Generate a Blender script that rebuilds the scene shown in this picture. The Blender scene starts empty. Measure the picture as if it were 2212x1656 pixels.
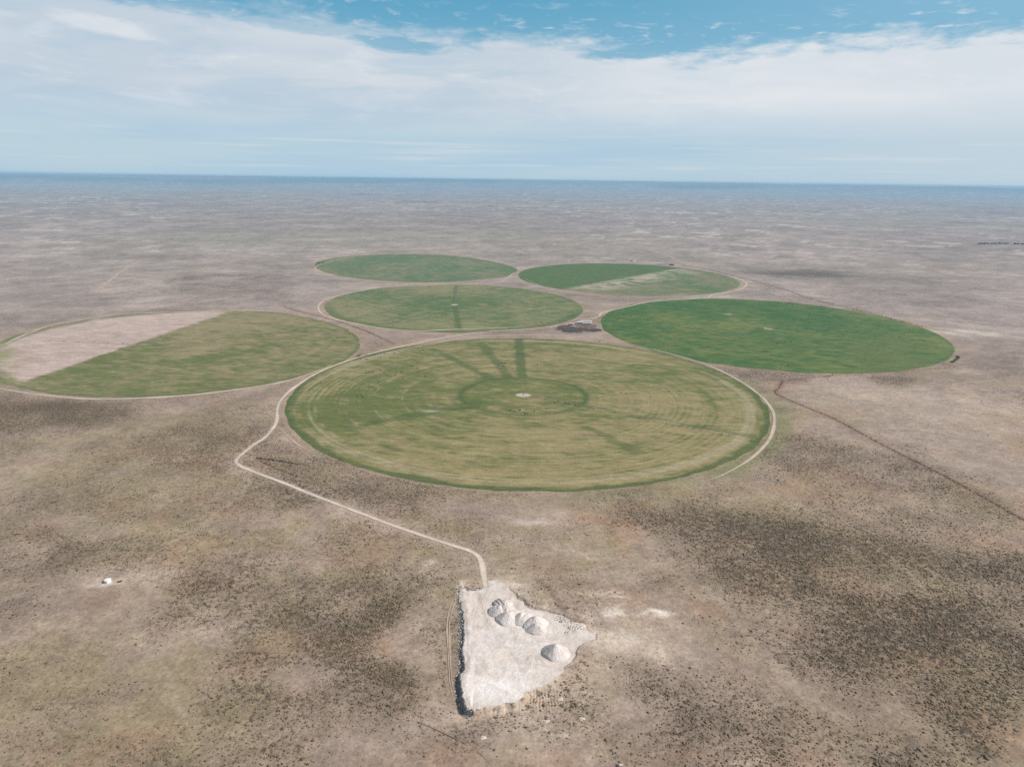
import bpy, bmesh, math, random
import numpy as np
from mathutils import Vector, Matrix

random.seed(7)
rng = np.random.default_rng(11)
scene = bpy.context.scene
COL = scene.collection
R_ = math.radians

# ------------------------------------------------------------------ camera
H = 350.0
PITCH, ROLL, FPX = 16.02, 0.80, 1532.6          # FPX: focal length in pixels of a 2212 px wide picture
cam_d = bpy.data.cameras.new('camera')
cam = bpy.data.objects.new('camera', cam_d)
COL.objects.link(cam)
cam_d.sensor_width = 36.0
cam_d.lens = FPX / 2212 * 36.0
cam_d.clip_start = 1.0
cam_d.clip_end = 300000
CR = Matrix.Rotation(R_(90 - PITCH), 3, 'X') @ Matrix.Rotation(R_(ROLL), 3, 'Z')
cam.matrix_world = Matrix.Translation((0, 0, H)) @ CR.to_4x4()
scene.camera = cam
CRn = np.array(CR)


def at(x, y, z=0.0):
    """ground point seen at pixel (x, y) of the 2212 x 1656 view of the photograph"""
    d = CRn @ np.array([(x - 1106) / FPX, -(y - 828) / FPX, -1.0])
    t = (z - H) / d[2]
    return np.array([d[0] * t, d[1] * t])


def nat(x, y, z=0.0):
    return at(x / 1.85172, y / 1.85172, z)


def zm(ox, oy, s):
    return lambda x, y, z=0.0: nat(ox + s * x, oy + s * y, z)


def img(P):
    """pixel of ground points (N, 2), used to word labels and to keep objects in view"""
    P = np.atleast_2d(P)
    v = np.c_[P, np.zeros(len(P))] - np.array([0, 0, H])
    q = v @ CRn
    return np.c_[1106 + FPX * q[:, 0] / -q[:, 2], 828 - FPX * q[:, 1] / -q[:, 2]]


# ------------------------------------------------------------------ noise
def _h(ix, iy, seed):
    n = (ix.astype(np.int64) * 374761393 + iy.astype(np.int64) * 668265263 + seed * 974634511) & 0xFFFFFFFF
    n = ((n ^ (n >> 13)) * 1274126177) & 0xFFFFFFFF
    n = n ^ (n >> 16)
    return (n & 0xFFFF) / 65535.0


def vn(x, y, seed=0):
    ix, iy = np.floor(x), np.floor(y)
    fx, fy = x - ix, y - iy
    fx = fx * fx * (3 - 2 * fx); fy = fy * fy * (3 - 2 * fy)
    a, b = _h(ix, iy, seed), _h(ix + 1, iy, seed)
    c, d = _h(ix, iy + 1, seed), _h(ix + 1, iy + 1, seed)
    return (a * (1 - fx) + b * fx) * (1 - fy) + (c * (1 - fx) + d * fx) * fy


def fbm(x, y, scale, octv=4, seed=0, gain=0.5):
    s = 0; amp = 1; tot = 0; f = 1 / scale
    for o in range(octv):
        c, sn = math.cos(o * 1.3), math.sin(o * 1.3)
        s = s + amp * vn((x * c - y * sn) * f + 17.3 * o, (x * sn + y * c) * f - 9.1 * o, seed + o * 7)
        tot += amp; amp *= gain; f *= 2.03
    return s / tot


def ss(a, b, x):
    t = np.clip((x - a) / (b - a), 0, 1)
    return t * t * (3 - 2 * t)


def mix(a, b, t):
    return a + (b - a) * t[..., None]


# ------------------------------------------------------------------ layout data
FP = {
    1: [(604, 880), (1130, 728), (1664, 912), (1270, 1062), (738, 992), (909, 1033), (682, 807), (1564, 812), (1376, 753), (1617, 981), (1483, 1032), (620, 835), (1080, 1054), (640, 935), (728, 790), (787, 776)],
    2: [(500, 672), (250, 681), (100, 705), (0, 832), (130, 851), (300, 856), (480, 845), (640, 815), (778, 750), (0, 745), (720, 700), (640, 680), (749, 780), (710, 794), (767, 762)],
    3: [(701, 663), (802, 624), (923, 616), (721, 681), (808, 709), (1260, 668), (1170, 631), (1223, 696), (995, 716), (1060, 616), (900, 716)],
    4: [(683, 580), (754, 554), (868, 549), (1022, 558), (1116, 582), (1022, 606), (890, 610), (758, 598)],
    5: [(1117, 593), (1157, 578), (1298, 569), (1465, 578), (1601, 612), (1516, 634), (1388, 640), (1208, 623)],
    6: [(1293, 698), (1408, 652), (1555, 645), (1829, 668), (1972, 704), (2062, 751), (2038, 786), (1818, 804), (1535, 786), (1418, 757)]}
FIELD = {}
for k, pts in FP.items():
    P = np.array([at(*q) for q in pts])
    A = np.c_[2 * P, np.ones(len(P))]
    s = np.linalg.lstsq(A, (P ** 2).sum(1), rcond=None)[0]
    c = s[:2]; rad = math.sqrt(s[2] + c @ c)
    th = np.arctan2(P[:, 1] - c[1], P[:, 0] - c[0]); rr = np.hypot(*(P - c).T)
    M = np.c_[np.ones(len(P)), np.cos(th), np.sin(th), np.cos(2 * th), np.sin(2 * th)]
    Rg = np.diag([0, .05, .05, .05, .05])
    co = np.linalg.solve(M.T @ M + Rg, M.T @ rr)
    FIELD[k] = (c, rad, co)


def frad(k, th):
    co = FIELD[k][2]
    return co[0] + co[1] * np.cos(th) + co[2] * np.sin(th) + co[3] * np.cos(2 * th) + co[4] * np.sin(2 * th)


def frel(k, P):
    """distance outside the field's edge (negative inside)"""
    c = FIELD[k][0]
    d = P - c
    return np.hypot(d[:, 0], d[:, 1]) - frad(k, np.arctan2(d[:, 1], d[:, 0]))


PIV = {1: at(1131, 853), 2: at(395, 748), 3: at(982, 658), 4: at(898, 577), 5: at(1357, 598), 6: at(1659, 710)}

# the chalk pit: outline read in a close-up
z1 = zm(1700, 2200, .4521)
POUT = [(538, 268), (600, 265), (680, 285), (740, 330), (800, 390), (812, 432), (868, 448), (890, 490), (930, 512), (980, 527), (1080, 545), (1180, 570),
        (1260, 605), (1340, 640), (1410, 650), (1430, 700), (1510, 750), (1510, 785), (1420, 812), (1365, 842), (1335, 890),
        (1325, 940), (1290, 985), (1235, 1025), (1225, 1085), (1180, 1130), (1100, 1175), (1000, 1215), (900, 1262), (870, 1305),
        (800, 1345), (650, 1368), (520, 1388), (440, 1405), (375, 1392), (345, 1300), (325, 1190), (318, 1095), (352, 1065),
        (350, 960), (338, 880), (352, 760), (352, 640), (344, 560), (322, 470), (304, 400), (318, 345), (336, 318), (360, 355), (430, 362), (500, 350), (535, 325)]
PP = np.array([z1(*q) for q in POUT])
# jagged outline
_pp = []
for i in range(len(PP)):
    a, b = PP[i], PP[(i + 1) % len(PP)]
    n = max(1, int(np.hypot(*(b - a)) / 2.2))
    for j in range(n):
        q = a + (b - a) * j / n
        _pp.append(q + rng.normal(0, .38, 2) * (j > 0))
PPD = np.array(_pp)


def polydist(P, poly):
    """signed distance to a closed polygon, negative inside"""
    n = len(poly)
    best = np.full(len(P), 1e9); ins = np.zeros(len(P), bool)
    for i in range(n):
        a, b = poly[i], poly[(i + 1) % n]
        ab = b - a
        t = np.clip(((P - a) @ ab) / (ab @ ab + 1e-9), 0, 1)
        d = P - a - t[:, None] * ab
        best = np.minimum(best, d[:, 0] ** 2 + d[:, 1] ** 2)
        cond = (a[1] > P[:, 1]) != (b[1] > P[:, 1])
        xi = (b[0] - a[0]) * (P[:, 1] - a[1]) / (b[1] - a[1] + 1e-12) + a[0]
        ins ^= cond & (P[:, 0] < xi)
    d = np.sqrt(best)
    return np.where(ins, -d, d)


def linedist(P, line):
    best = np.full(len(P), 1e12)
    for a, b in zip(line[:-1], line[1:]):
        ab = b - a
        t = np.clip(((P - a) @ ab) / (ab @ ab + 1e-9), 0, 1)
        d = P - a - t[:, None] * ab
        best = np.minimum(best, d[:, 0] ** 2 + d[:, 1] ** 2)
    return np.sqrt(best)


def smoothline(pts, step=6.0):
    P = [np.array(p, float) for p in pts]
    P = [2 * P[0] - P[1]] + P + [2 * P[-1] - P[-2]]
    out = []
    for i in range(1, len(P) - 2):
        p0, p1, p2, p3 = P[i - 1:i + 3]
        n = max(2, int(np.hypot(*(p2 - p1)) / step))
        for j in range(n):
            t = j / n
            out.append(.5 * ((2 * p1) + (p2 - p0) * t + (2 * p0 - 5 * p1 + 4 * p2 - p3) * t * t + (3 * p1 - p0 - 3 * p2 + p3) * t ** 3))
    out.append(P[-2])
    return np.array(out)


def L(pts, step=6.0, f=at):
    return smoothline([f(*p) for p in pts], step)


ROADS = {   # name, line, width, pale colour, twin ruts
    'main': (L([(1049, 1268), (1045, 1240), (1041, 1217), (1032, 1200), (1012, 1188), (985, 1180), (940, 1165), (900, 1152), (800, 1117), (700, 1080), (620, 1047), (560, 1024),
                (522, 1008), (511, 999), (516, 988), (545, 963), (572, 945), (592, 922), (599, 905), (599, 886), (606, 866), (625, 845), (650, 827), (690, 803), (740, 783),
                (790, 767), (850, 752), (930, 735), (1000, 722), (1060, 715.5), (1110, 712.5), (1180, 707), (1230, 699), (1262, 692), (1292, 684), (1300, 676), (1330, 668), (1365, 660),
                (1400, 652.5), (1450, 648.5), (1500, 645.5), (1528, 643), (1542, 636), (1590, 627.5), (1608, 620), (1612, 612), (1600, 604), (1575, 596)]), 5.4, 'road'),
    'mid_loop': (L([(1165, 706), (1060, 708.5), (980, 711.5), (900, 714.5), (830, 709.5), (770, 699), (725, 690), (700, 680), (690, 672), (688, 662), (697, 651), (725, 640), (770, 630), (830, 621), (930, 615.5),
                    (1010, 612.5), (1080, 608), (1100, 597), (1112, 589), (1130, 584)]), 7.5, 'track'),
    'far_loop': (L([(1080, 598), (1050, 603), (990, 608.5), (900, 611.5), (800, 605), (720, 597), (690, 588), (680, 579), (700, 569), (750, 556), (830, 548), (900, 546), (980, 548), (1060, 562), (1110, 577)]), 5, 'track'),
    'left_loop': (L([(-40, 833), (0, 839), (60, 849), (130, 857), (210, 862), (300, 860), (400, 854), (500, 843), (580, 831), (640, 817), (690, 799), (720, 786)]), 9, 'track'),
    'left_top': (L([(-40, 760), (0, 748), (50, 724), (110, 703), (170, 692), (260, 679), (340, 675), (450, 672.5), (560, 671.5), (640, 675), (700, 681)]), 7, 'track'),
    'inner_side': (L([(1330, 736), (1400, 752), (1470, 770), (1530, 789), (1590, 818), (1640, 852), (1668, 885), (1672, 915), (1664, 945), (1640, 975), (1606, 1001), (1560, 1026), (1505, 1046)]), 5.2, 'track'),
    'top_side': (L([(700, 806), (760, 783), (830, 764), (900, 749), (1000, 731), (1080, 724.5), (1180, 724.5), (1260, 729), (1330, 736)]), 4.5, 'track'),
    'bottom_side': (L([(603, 925), (640, 958), (690, 985)]), 7, 'track'),
    'five_low': (L([(1130, 600), (1160, 614), (1210, 628), (1290, 638), (1370, 642), (1440, 639), (1540, 628)]), 4, 'track'),
    'right_white': (L([(1960, 700), (2010, 709), (2060, 716), (2110, 724), (2180, 733)]), 9, 'track'),
    'distant_track': (L([(205, 632), (235, 607), (262, 588), (282, 574), (310, 560)]), 6, 'track'),
    'far_diag': (L([(1380, 531), (1440, 552), (1520, 580)]), 7, 'track'),
    'far_short': (L([(1005, 513), (1040, 517), (1080, 519), (1150, 520)]), 9, 'track'),
    'far_left': (L([(-20, 627), (100, 624), (170, 622), (205, 620)]), 6, 'track'),
    'far_cross': (L([(300, 471), (420, 466), (560, 468), (700, 462)], 30), 13, 'track'),
    'far_cross_right': (L([(1500, 470), (1640, 478), (1800, 482), (1950, 492)], 30), 13, 'track'),
    'tracks_a': (L([(545, 1035), (535, 1050), (515, 1075), (470, 1110), (440, 1140), (400, 1158), (360, 1182), (330, 1205), (300, 1230), (270, 1250), (255, 1262)], 3), 1.3, 'faint'),
    'tracks_b': (L([(255, 1265), (280, 1290), (292, 1330), (300, 1375), (315, 1400), (345, 1440), (372, 1490), (395, 1530), (430, 1570)], 3), 1.2, 'faint'),
    'rut_left': (L([(1018, 1258), (1000, 1265), (985, 1280), (972, 1310), (966, 1345), (968, 1400), (970, 1440), (972, 1470), (980, 1500)], 3), 1.6, 'rut'),
    'rut_right': (L([(1024, 1262), (1007, 1268), (991, 1282), (978, 1311), (971, 1345), (972, 1400), (974, 1440), (977, 1470), (987, 1500)], 3), 1.6, 'rut'),
    'dark_trail_a': (L([(818, 1538), (870, 1545), (920, 1560), (980, 1590), (1030, 1620), (1060, 1650), (1080, 1680)], 3), .9, 'dark'),
    'dark_trail_b': (L([(810, 1365), (850, 1380)]), .1, 'skip'),
    'trail_c': (L([(1745, 1510), (1780, 1540), (1800, 1565), (1815, 1590)], 3), 1.0, 'dark'),
    'cow_path_a': (L([(1525, 1262), (1565, 1300), (1590, 1330), (1640, 1390), (1690, 1440), (1740, 1500), (1770, 1570), (1800, 1610), (1830, 1656)], 3), .9, 'faint'),
    'cow_path_b': (L([(1560, 1290), (1600, 1350), (1660, 1420), (1710, 1480), (1770, 1520), (1830, 1570), (1850, 1630), (1840, 1660)], 3), .9, 'faint'),
    'cow_path_c': (L([(1880, 1170), (1960, 1230), (2010, 1290)], 3), .9, 'faint'),
}
FENCES = {
    'right': L([(1690, 822), (1683, 838), (1676, 850), (1735, 877), (1800, 905), (1875, 945), (1950, 985), (2080, 1055), (2225, 1135)], 8),
    'right_top': L([(1690, 822), (1760, 815), (1830, 808), (1950, 802), (2063, 793)], 8),
    'left_mid': L([(612, 662), (650, 673), (690, 683), (740, 697), (790, 715), (850, 742)], 8),
    'far_right': L([(1470, 572), (1530, 582), (1620, 605), (1690, 626), (1750, 645), (1830, 664), (1910, 684), (2000, 707)], 8),
}

# low-frequency patterns of scrub, soil and painted cloud shadow: (x, y, rx, ry, weight) as seen, stored as ground blobs
def blobs(lst):
    out = []
    for x, y, rx, ry, w in lst:
        c = at(x, y)
        sx = abs(at(x + rx, y)[0] - c[0]); sy = abs(at(x, y - ry)[1] - at(x, y + ry)[1]) / 2
        out.append((c[0], c[1], sx, sy, w))
    return out


B_BRUSH_AND_SHADOW = blobs([
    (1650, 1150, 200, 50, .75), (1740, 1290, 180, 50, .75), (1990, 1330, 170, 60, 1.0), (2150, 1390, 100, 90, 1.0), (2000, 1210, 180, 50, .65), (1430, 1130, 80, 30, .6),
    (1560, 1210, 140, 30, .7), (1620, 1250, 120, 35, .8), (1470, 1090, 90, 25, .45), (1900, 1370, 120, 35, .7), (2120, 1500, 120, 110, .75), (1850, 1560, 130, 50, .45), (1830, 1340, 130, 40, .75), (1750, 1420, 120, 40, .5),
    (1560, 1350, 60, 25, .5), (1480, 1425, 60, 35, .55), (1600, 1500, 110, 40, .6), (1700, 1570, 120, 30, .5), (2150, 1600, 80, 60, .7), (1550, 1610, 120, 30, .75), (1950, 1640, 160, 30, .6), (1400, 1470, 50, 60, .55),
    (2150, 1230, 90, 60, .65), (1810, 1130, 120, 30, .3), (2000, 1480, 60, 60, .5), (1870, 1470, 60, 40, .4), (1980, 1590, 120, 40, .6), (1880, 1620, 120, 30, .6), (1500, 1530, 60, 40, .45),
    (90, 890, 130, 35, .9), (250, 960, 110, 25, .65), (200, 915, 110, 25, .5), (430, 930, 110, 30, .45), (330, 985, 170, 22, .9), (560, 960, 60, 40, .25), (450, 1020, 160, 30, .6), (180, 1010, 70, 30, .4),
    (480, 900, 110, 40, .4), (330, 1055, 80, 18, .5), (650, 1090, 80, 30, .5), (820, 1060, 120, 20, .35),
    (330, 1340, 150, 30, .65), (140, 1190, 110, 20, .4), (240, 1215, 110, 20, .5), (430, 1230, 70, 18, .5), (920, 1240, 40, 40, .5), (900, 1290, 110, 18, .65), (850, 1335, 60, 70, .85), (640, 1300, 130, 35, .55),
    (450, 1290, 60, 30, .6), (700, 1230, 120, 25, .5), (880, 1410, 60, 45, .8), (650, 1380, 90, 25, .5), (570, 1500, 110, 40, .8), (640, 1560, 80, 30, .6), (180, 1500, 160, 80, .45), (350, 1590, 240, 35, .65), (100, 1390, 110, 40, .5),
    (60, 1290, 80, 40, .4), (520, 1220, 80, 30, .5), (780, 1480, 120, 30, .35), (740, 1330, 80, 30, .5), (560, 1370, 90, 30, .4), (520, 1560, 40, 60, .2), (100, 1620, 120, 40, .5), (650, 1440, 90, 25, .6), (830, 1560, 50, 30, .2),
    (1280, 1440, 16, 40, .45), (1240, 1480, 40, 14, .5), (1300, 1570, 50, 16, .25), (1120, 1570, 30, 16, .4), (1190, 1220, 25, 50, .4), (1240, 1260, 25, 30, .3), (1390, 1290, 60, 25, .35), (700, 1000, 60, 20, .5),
    (1720, 588, 110, 8, .8), (1800, 600, 100, 9, .6), (1500, 560, 60, 6, .4), (330, 560, 120, 10, .3), (520, 600, 150, 15, .3), (300, 620, 160, 15, .25)])  # the leading blobs here darken the far plain as painted cloud shadow
B_BARE = blobs([
    (1440, 1395, 70, 45, .9), (230, 1125, 90, 25, .6), (700, 1185, 60, 14, .5), (440, 1370, 110, 35, .6), (1180, 1115, 90, 35, .5), (1240, 1195, 110, 25, .6), (860, 1590, 110, 30, .8), (1230, 1580, 110, 50, .7), (60, 1000, 60, 40, .7),
    (60, 1190, 70, 25, .5), (280, 1240, 110, 25, .6), (1050, 1600, 110, 40, .8), (680, 1350, 60, 20, .4), (700, 1415, 60, 30, .6), (1560, 1440, 70, 60, .4), (1700, 1490, 80, 50, .35), (2020, 900, 230, 60, .9), (2150, 1010, 120, 60, .8), (1850, 850, 120, 30, .8),
    (945, 1360, 30, 80, .7), (1350, 1200, 60, 40, .3), (1380, 1500, 60, 60, .5), (1900, 1480, 50, 40, .3), (620, 1130, 60, 15, .3), (380, 1080, 40, 14, .3)])
B_OLIVE = blobs([
    (340, 920, 90, 20, .8), (160, 960, 110, 20, .7), (110, 1070, 80, 25, .5), (420, 1090, 160, 16, .7), (300, 1120, 120, 14, .6), (120, 1200, 120, 18, .5), (560, 1060, 40, 40, .5), (540, 1240, 60, 20, .4), (1850, 1080, 260, 60, .6), (1600, 1090, 160, 50, .6),
    (1800, 1250, 260, 90, .7), (2050, 1250, 200, 100, .8), (1750, 1450, 200, 60, .5), (2050, 1450, 140, 120, .8), (1900, 1600, 180, 50, .5), (1420, 1060, 120, 20, .6), (950, 1450, 50, 60, .5), (750, 1260, 120, 20, .6), (600, 1300, 160, 40, .5),
    (120, 1450, 140, 80, .5), (350, 1560, 200, 60, .5), (560, 1380, 150, 40, .4), (850, 1500, 150, 50, .5), (1050, 1550, 90, 18, .6), (1250, 1480, 50, 20, .5), (1430, 1260, 80, 30, .5), (1500, 1300, 60, 40, .5), (900, 1040, 80, 8, .4),
    (1690, 900, 18, 50, .8), (1660, 980, 60, 20, .5), (1330, 1068, 150, 12, .8), (1500, 1055, 60, 10, .7)])
B_RUST = blobs([
    (1300, 1090, 70, 16, .8), (1420, 1105, 60, 12, .6), (420, 1265, 60, 25, .5), (640, 1500, 40, 16, .35), (600, 1015, 45, 8, .7), (1725, 930, 55, 30, .7), (250, 1300, 40, 16, .5), (1250, 1320, 80, 20, .4), (1185, 1250, 30, 40, .4), (790, 1400, 40, 16, .4),
    (300, 955, 80, 5, .6), (830, 745, 50, 6, .6), (760, 720, 40, 10, .5), (1640, 860, 40, 20, .4), (1980, 1380, 60, 16, .3), (1700, 1440, 80, 10, .3), (1270, 1310, 60, 14, .4), (940, 1640, 50, 20, .5), (2060, 1290, 50, 20, .3), (395, 1240, 40, 12, .4), (1200, 1510, 40, 12, .5),
    (1090, 1545, 30, 8, .3), (30, 722, 60, 6, .5), (1360, 770, 40, 6, .4)])
B_PALE = blobs([
    (922, 1222, 20, 9, .9), (905, 1238, 18, 5, .7), (1320, 1318, 26, 9, 1), (1415, 1318, 40, 5, .9), (1290, 1283, 60, 7, .5), (1330, 1240, 60, 8, .3), (1410, 1395, 60, 36, .8), (1320, 1390, 36, 30, .8), (1250, 1500, 30, 14, .4), (392, 991, 14, 4, .6), (200, 1128, 12, 3, .6),
    (1690, 895, 10, 30, .4), (690, 985, 50, 8, .5), (1600, 1640, 60, 16, .4), (1150, 1630, 40, 12, .4), (480, 850, 60, 4, .3), (1060, 1268, 16, 8, .5), (960, 1240, 12, 8, .3), (1000, 1262, 10, 6, .4), (1120, 1265, 30, 12, .4), (320, 1250, 60, 10, .4), (225, 1262, 26, 6, .5)])


B_FARDARK = blobs([(1720, 588, 110, 7, .9), (1810, 600, 90, 7, .6), (1480, 556, 60, 5, .35), (340, 555, 130, 7, .3), (2050, 560, 120, 8, .3), (620, 585, 60, 8, .25), (100, 640, 90, 12, .25), (1950, 640, 100, 10, .3)])  # far dark bands; the strongest pair is cloud shadow painted into the ground colour
B_CHALK = blobs([(1350, 1378, 44, 22, .40), (1300, 1420, 14, 40, .35), (1318, 1319, 22, 9, 1.1), (1410, 1322, 36, 3.5, 1.0), (1437, 1317, 26, 3, 1.1), (1290, 1281, 40, 4, .7), (1330, 1290, 46, 3, .6), (1040, 1270, 14, 6, .6), (1110, 1265, 16, 6, .5), (2060, 716, 70, 5, 1.0), (2110, 722, 60, 6, .9), (2010, 708, 30, 2, .8), (1195, 1240, 10, 3, .3), (1150, 1128, 60, 8, .4), (1265, 1390, 14, 18, .6), (230, 1262, 16, 6, .7), (262, 1263, 12, 4, .6), (500, 1590, 8, 3, .5), (1535, 1238, 30, 3, .3), (1000, 1262, 9, 9, .7), (2040, 1030, 40, 6, .35), (1210, 1590, 30, 8, .2), (1640, 1652, 30, 6, .5)])


def beval(lst, P, sharp=2.0):
    v = np.zeros(len(P))
    for cx, cy, sx, sy, w in lst:
        m = (np.abs(P[:, 0] - cx) < sx * 2.4) & (np.abs(P[:, 1] - cy) < sy * 2.4)
        if m.any():
            q = ((P[m, 0] - cx) / sx) ** 2 + ((P[m, 1] - cy) / sy) ** 2
            v[m] = np.maximum(v[m], 0) + w * np.exp(-q ** (sharp / 2))
    return v


def warp(P, a, s, seed):
    return P + a * np.c_[fbm(P[:, 0], P[:, 1], s, 3, seed) - .5, fbm(P[:, 0], P[:, 1], s, 3, seed + 50) - .5]


def brush(P):
    """how densely scrub stands, 0..1"""
    x, y = P[:, 0], P[:, 1]
    r = np.hypot(x, y)
    W = warp(P, 130, 120, 3)
    b = beval(B_BRUSH_AND_SHADOW, W)
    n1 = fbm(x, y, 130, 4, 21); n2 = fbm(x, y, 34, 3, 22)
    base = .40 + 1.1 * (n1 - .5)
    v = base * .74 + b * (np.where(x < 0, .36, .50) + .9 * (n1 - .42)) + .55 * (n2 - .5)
    v = v - .85 * beval(B_BARE, W)
    v = np.clip(v, 0, 1)
    return v


# ------------------------------------------------------------------ height of the ground
eye_x = np.array([-3200, -1500, -600, 0, 370, 740, 960, 1106, 1350, 1600, 1900, 2212, 3000, 4500.])
eye_g = np.array([3, 3, 2.6, 2.2, 1.2, .7, .5, .5, .6, 1.0, 1.6, 2.4, 3, 3])
PC = PP.mean(0)
G_LEFT = [(z1(250, 1250), 26, 34, -3.5), (z1(230, 880), 22, 34, -1.9), (z1(240, 540), 18, 30, -1.3), (z1(560, 1420), 50, 16, -2.6), (z1(1000, 1330), 26, 18, -2.2)]
G_RIGHT = [(z1(960, 440), 22, 22, 1.9), (z1(1500, 900), 24, 20, 1.5), (z1(1250, 530), 26, 20, 1.0)]
cache_mask = {}


def far_h(x, y):
    r = np.hypot(x, y)
    az = np.arctan2(x, np.maximum(y, 1e-3) if np.ndim(y) else max(y, 1e-3))
    px = 1106 + FPX * np.tan(np.clip(az, -1.25, 1.25)) * 0.975
    g = np.interp(px, eye_x, eye_g)
    g = g + 3.2 * np.maximum(fbm(px, np.zeros(np.shape(px)), 330, 4, 66, .6) - .47, 0) * 2
    hh = np.maximum(H - g * 36000 / FPX, 0)
    hh = np.where(y > 0, hh, 0)
    t = ss(26500, 36000, r)
    rough = (fbm(x, y, 5000, 4, 61) - .5) * 26 * ss(9000, 24000, r)
    step = 20 * ss(.46, .5, fbm(x, y, 7000, 3, 64)) * ss(20000, 25000, r) * (1 - ss(31000, 36000, r))
    return hh * t + (rough + step) * (1 - .8 * ss(30000, 36000, r))


def base_h(P):
    x, y = P[:, 0], P[:, 1]
    m = np.ones(len(P))
    for k in FIELD:
        m *= ss(15, 140, frel(k, P))
    m *= ss(70, 170, np.hypot(x - PC[0], y - PC[1]))
    r = np.hypot(x, y)
    h = (fbm(x, y, 300, 3, 31, .42) - .5) * 9 * m
    h += (fbm(x, y, 1500, 4, 35, .45) - .5) * 34 * ss(3600, 7000, r)
    return h + far_h(x, y)


def G_pit(P):
    g = np.zeros(len(P))
    for (c, sx, sy, w) in G_LEFT + G_RIGHT:
        g += w * np.exp(-(((P[:, 0] - c[0]) / sx) ** 2 + ((P[:, 1] - c[1]) / sy) ** 2))
    return g


def height(P):
    h = base_h(P)
    near = np.hypot(P[:, 0] - PC[0], P[:, 1] - PC[1]) < 170
    if near.any():
        Q = P[near]
        g = G_pit(Q)
        d = polydist(Q, PPD)
        x, y = Q[:, 0], Q[:, 1]
        w = 1.6 + .35 * np.clip(np.abs(g), 0, 4.5)
        t = ss(0, w, d)
        hn = h[near] + g * t
        ins = d < 0
        dd = -d
        rough = (fbm(x, y, 9, 4, 71) - .5) * .7 + (fbm(x, y, 2.2, 3, 72) - .5) * .30
        berm = .55 * np.exp(-((dd - 3.5) / 2.4) ** 2) * (x < z1(420, 900)[0] + 3) * ss(.3, .5, fbm(x, y, 14, 2, 75))
        hn = hn + np.where(ins, (rough + berm) * ss(0, 2, dd), 0)
        sl = np.exp(-((d - 1.8) / 1.8) ** 2) * np.clip(np.abs(g) / 3, 0, 1)
        hn = hn + sl * ((fbm(x, y, 1.9, 3, 77, .6) - .5) * 2.6)
        # rills down the slope facing the camera
        c = z1(1020, 1300)
        rl = np.exp(-(((x - c[0]) / 17) ** 2 + ((y - c[1]) / 10) ** 2)) * (d > 0)
        hn = hn + rl * (np.abs(((x + .35 * (fbm(x, y, 5, 2, 79) - .5) * 6) / 2.1) % 1 - .5) - .25) * 1.5
        h = h.copy(); h[near] = hn
    return h


def hz(p):
    return float(height(np.array([[p[0], p[1]]]))[0])


# ------------------------------------------------------------------ colours
C = lambda *a: np.array(a)
GREY, OLIVE, RUST, PALE = C(.322, .246, .198), C(.250, .204, .112), C(.325, .200, .130), C(.57, .47, .38)
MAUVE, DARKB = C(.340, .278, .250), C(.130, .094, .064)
CHALK = C(.645, .585, .55)


def lines_near(P, keys, table):
    best = np.full(len(P), 1e9)
    for k in keys:
        ln = table[k][0] if isinstance(table[k], tuple) else table[k]
        lo, hi = ln.min(0) - 60, ln.max(0) + 60
        m = (P[:, 0] > lo[0]) & (P[:, 0] < hi[0]) & (P[:, 1] > lo[1]) & (P[:, 1] < hi[1])
        if m.any():
            best[m] = np.minimum(best[m], linedist(P[m], ln[::2] if len(ln) > 60 else ln))
    return best


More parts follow.
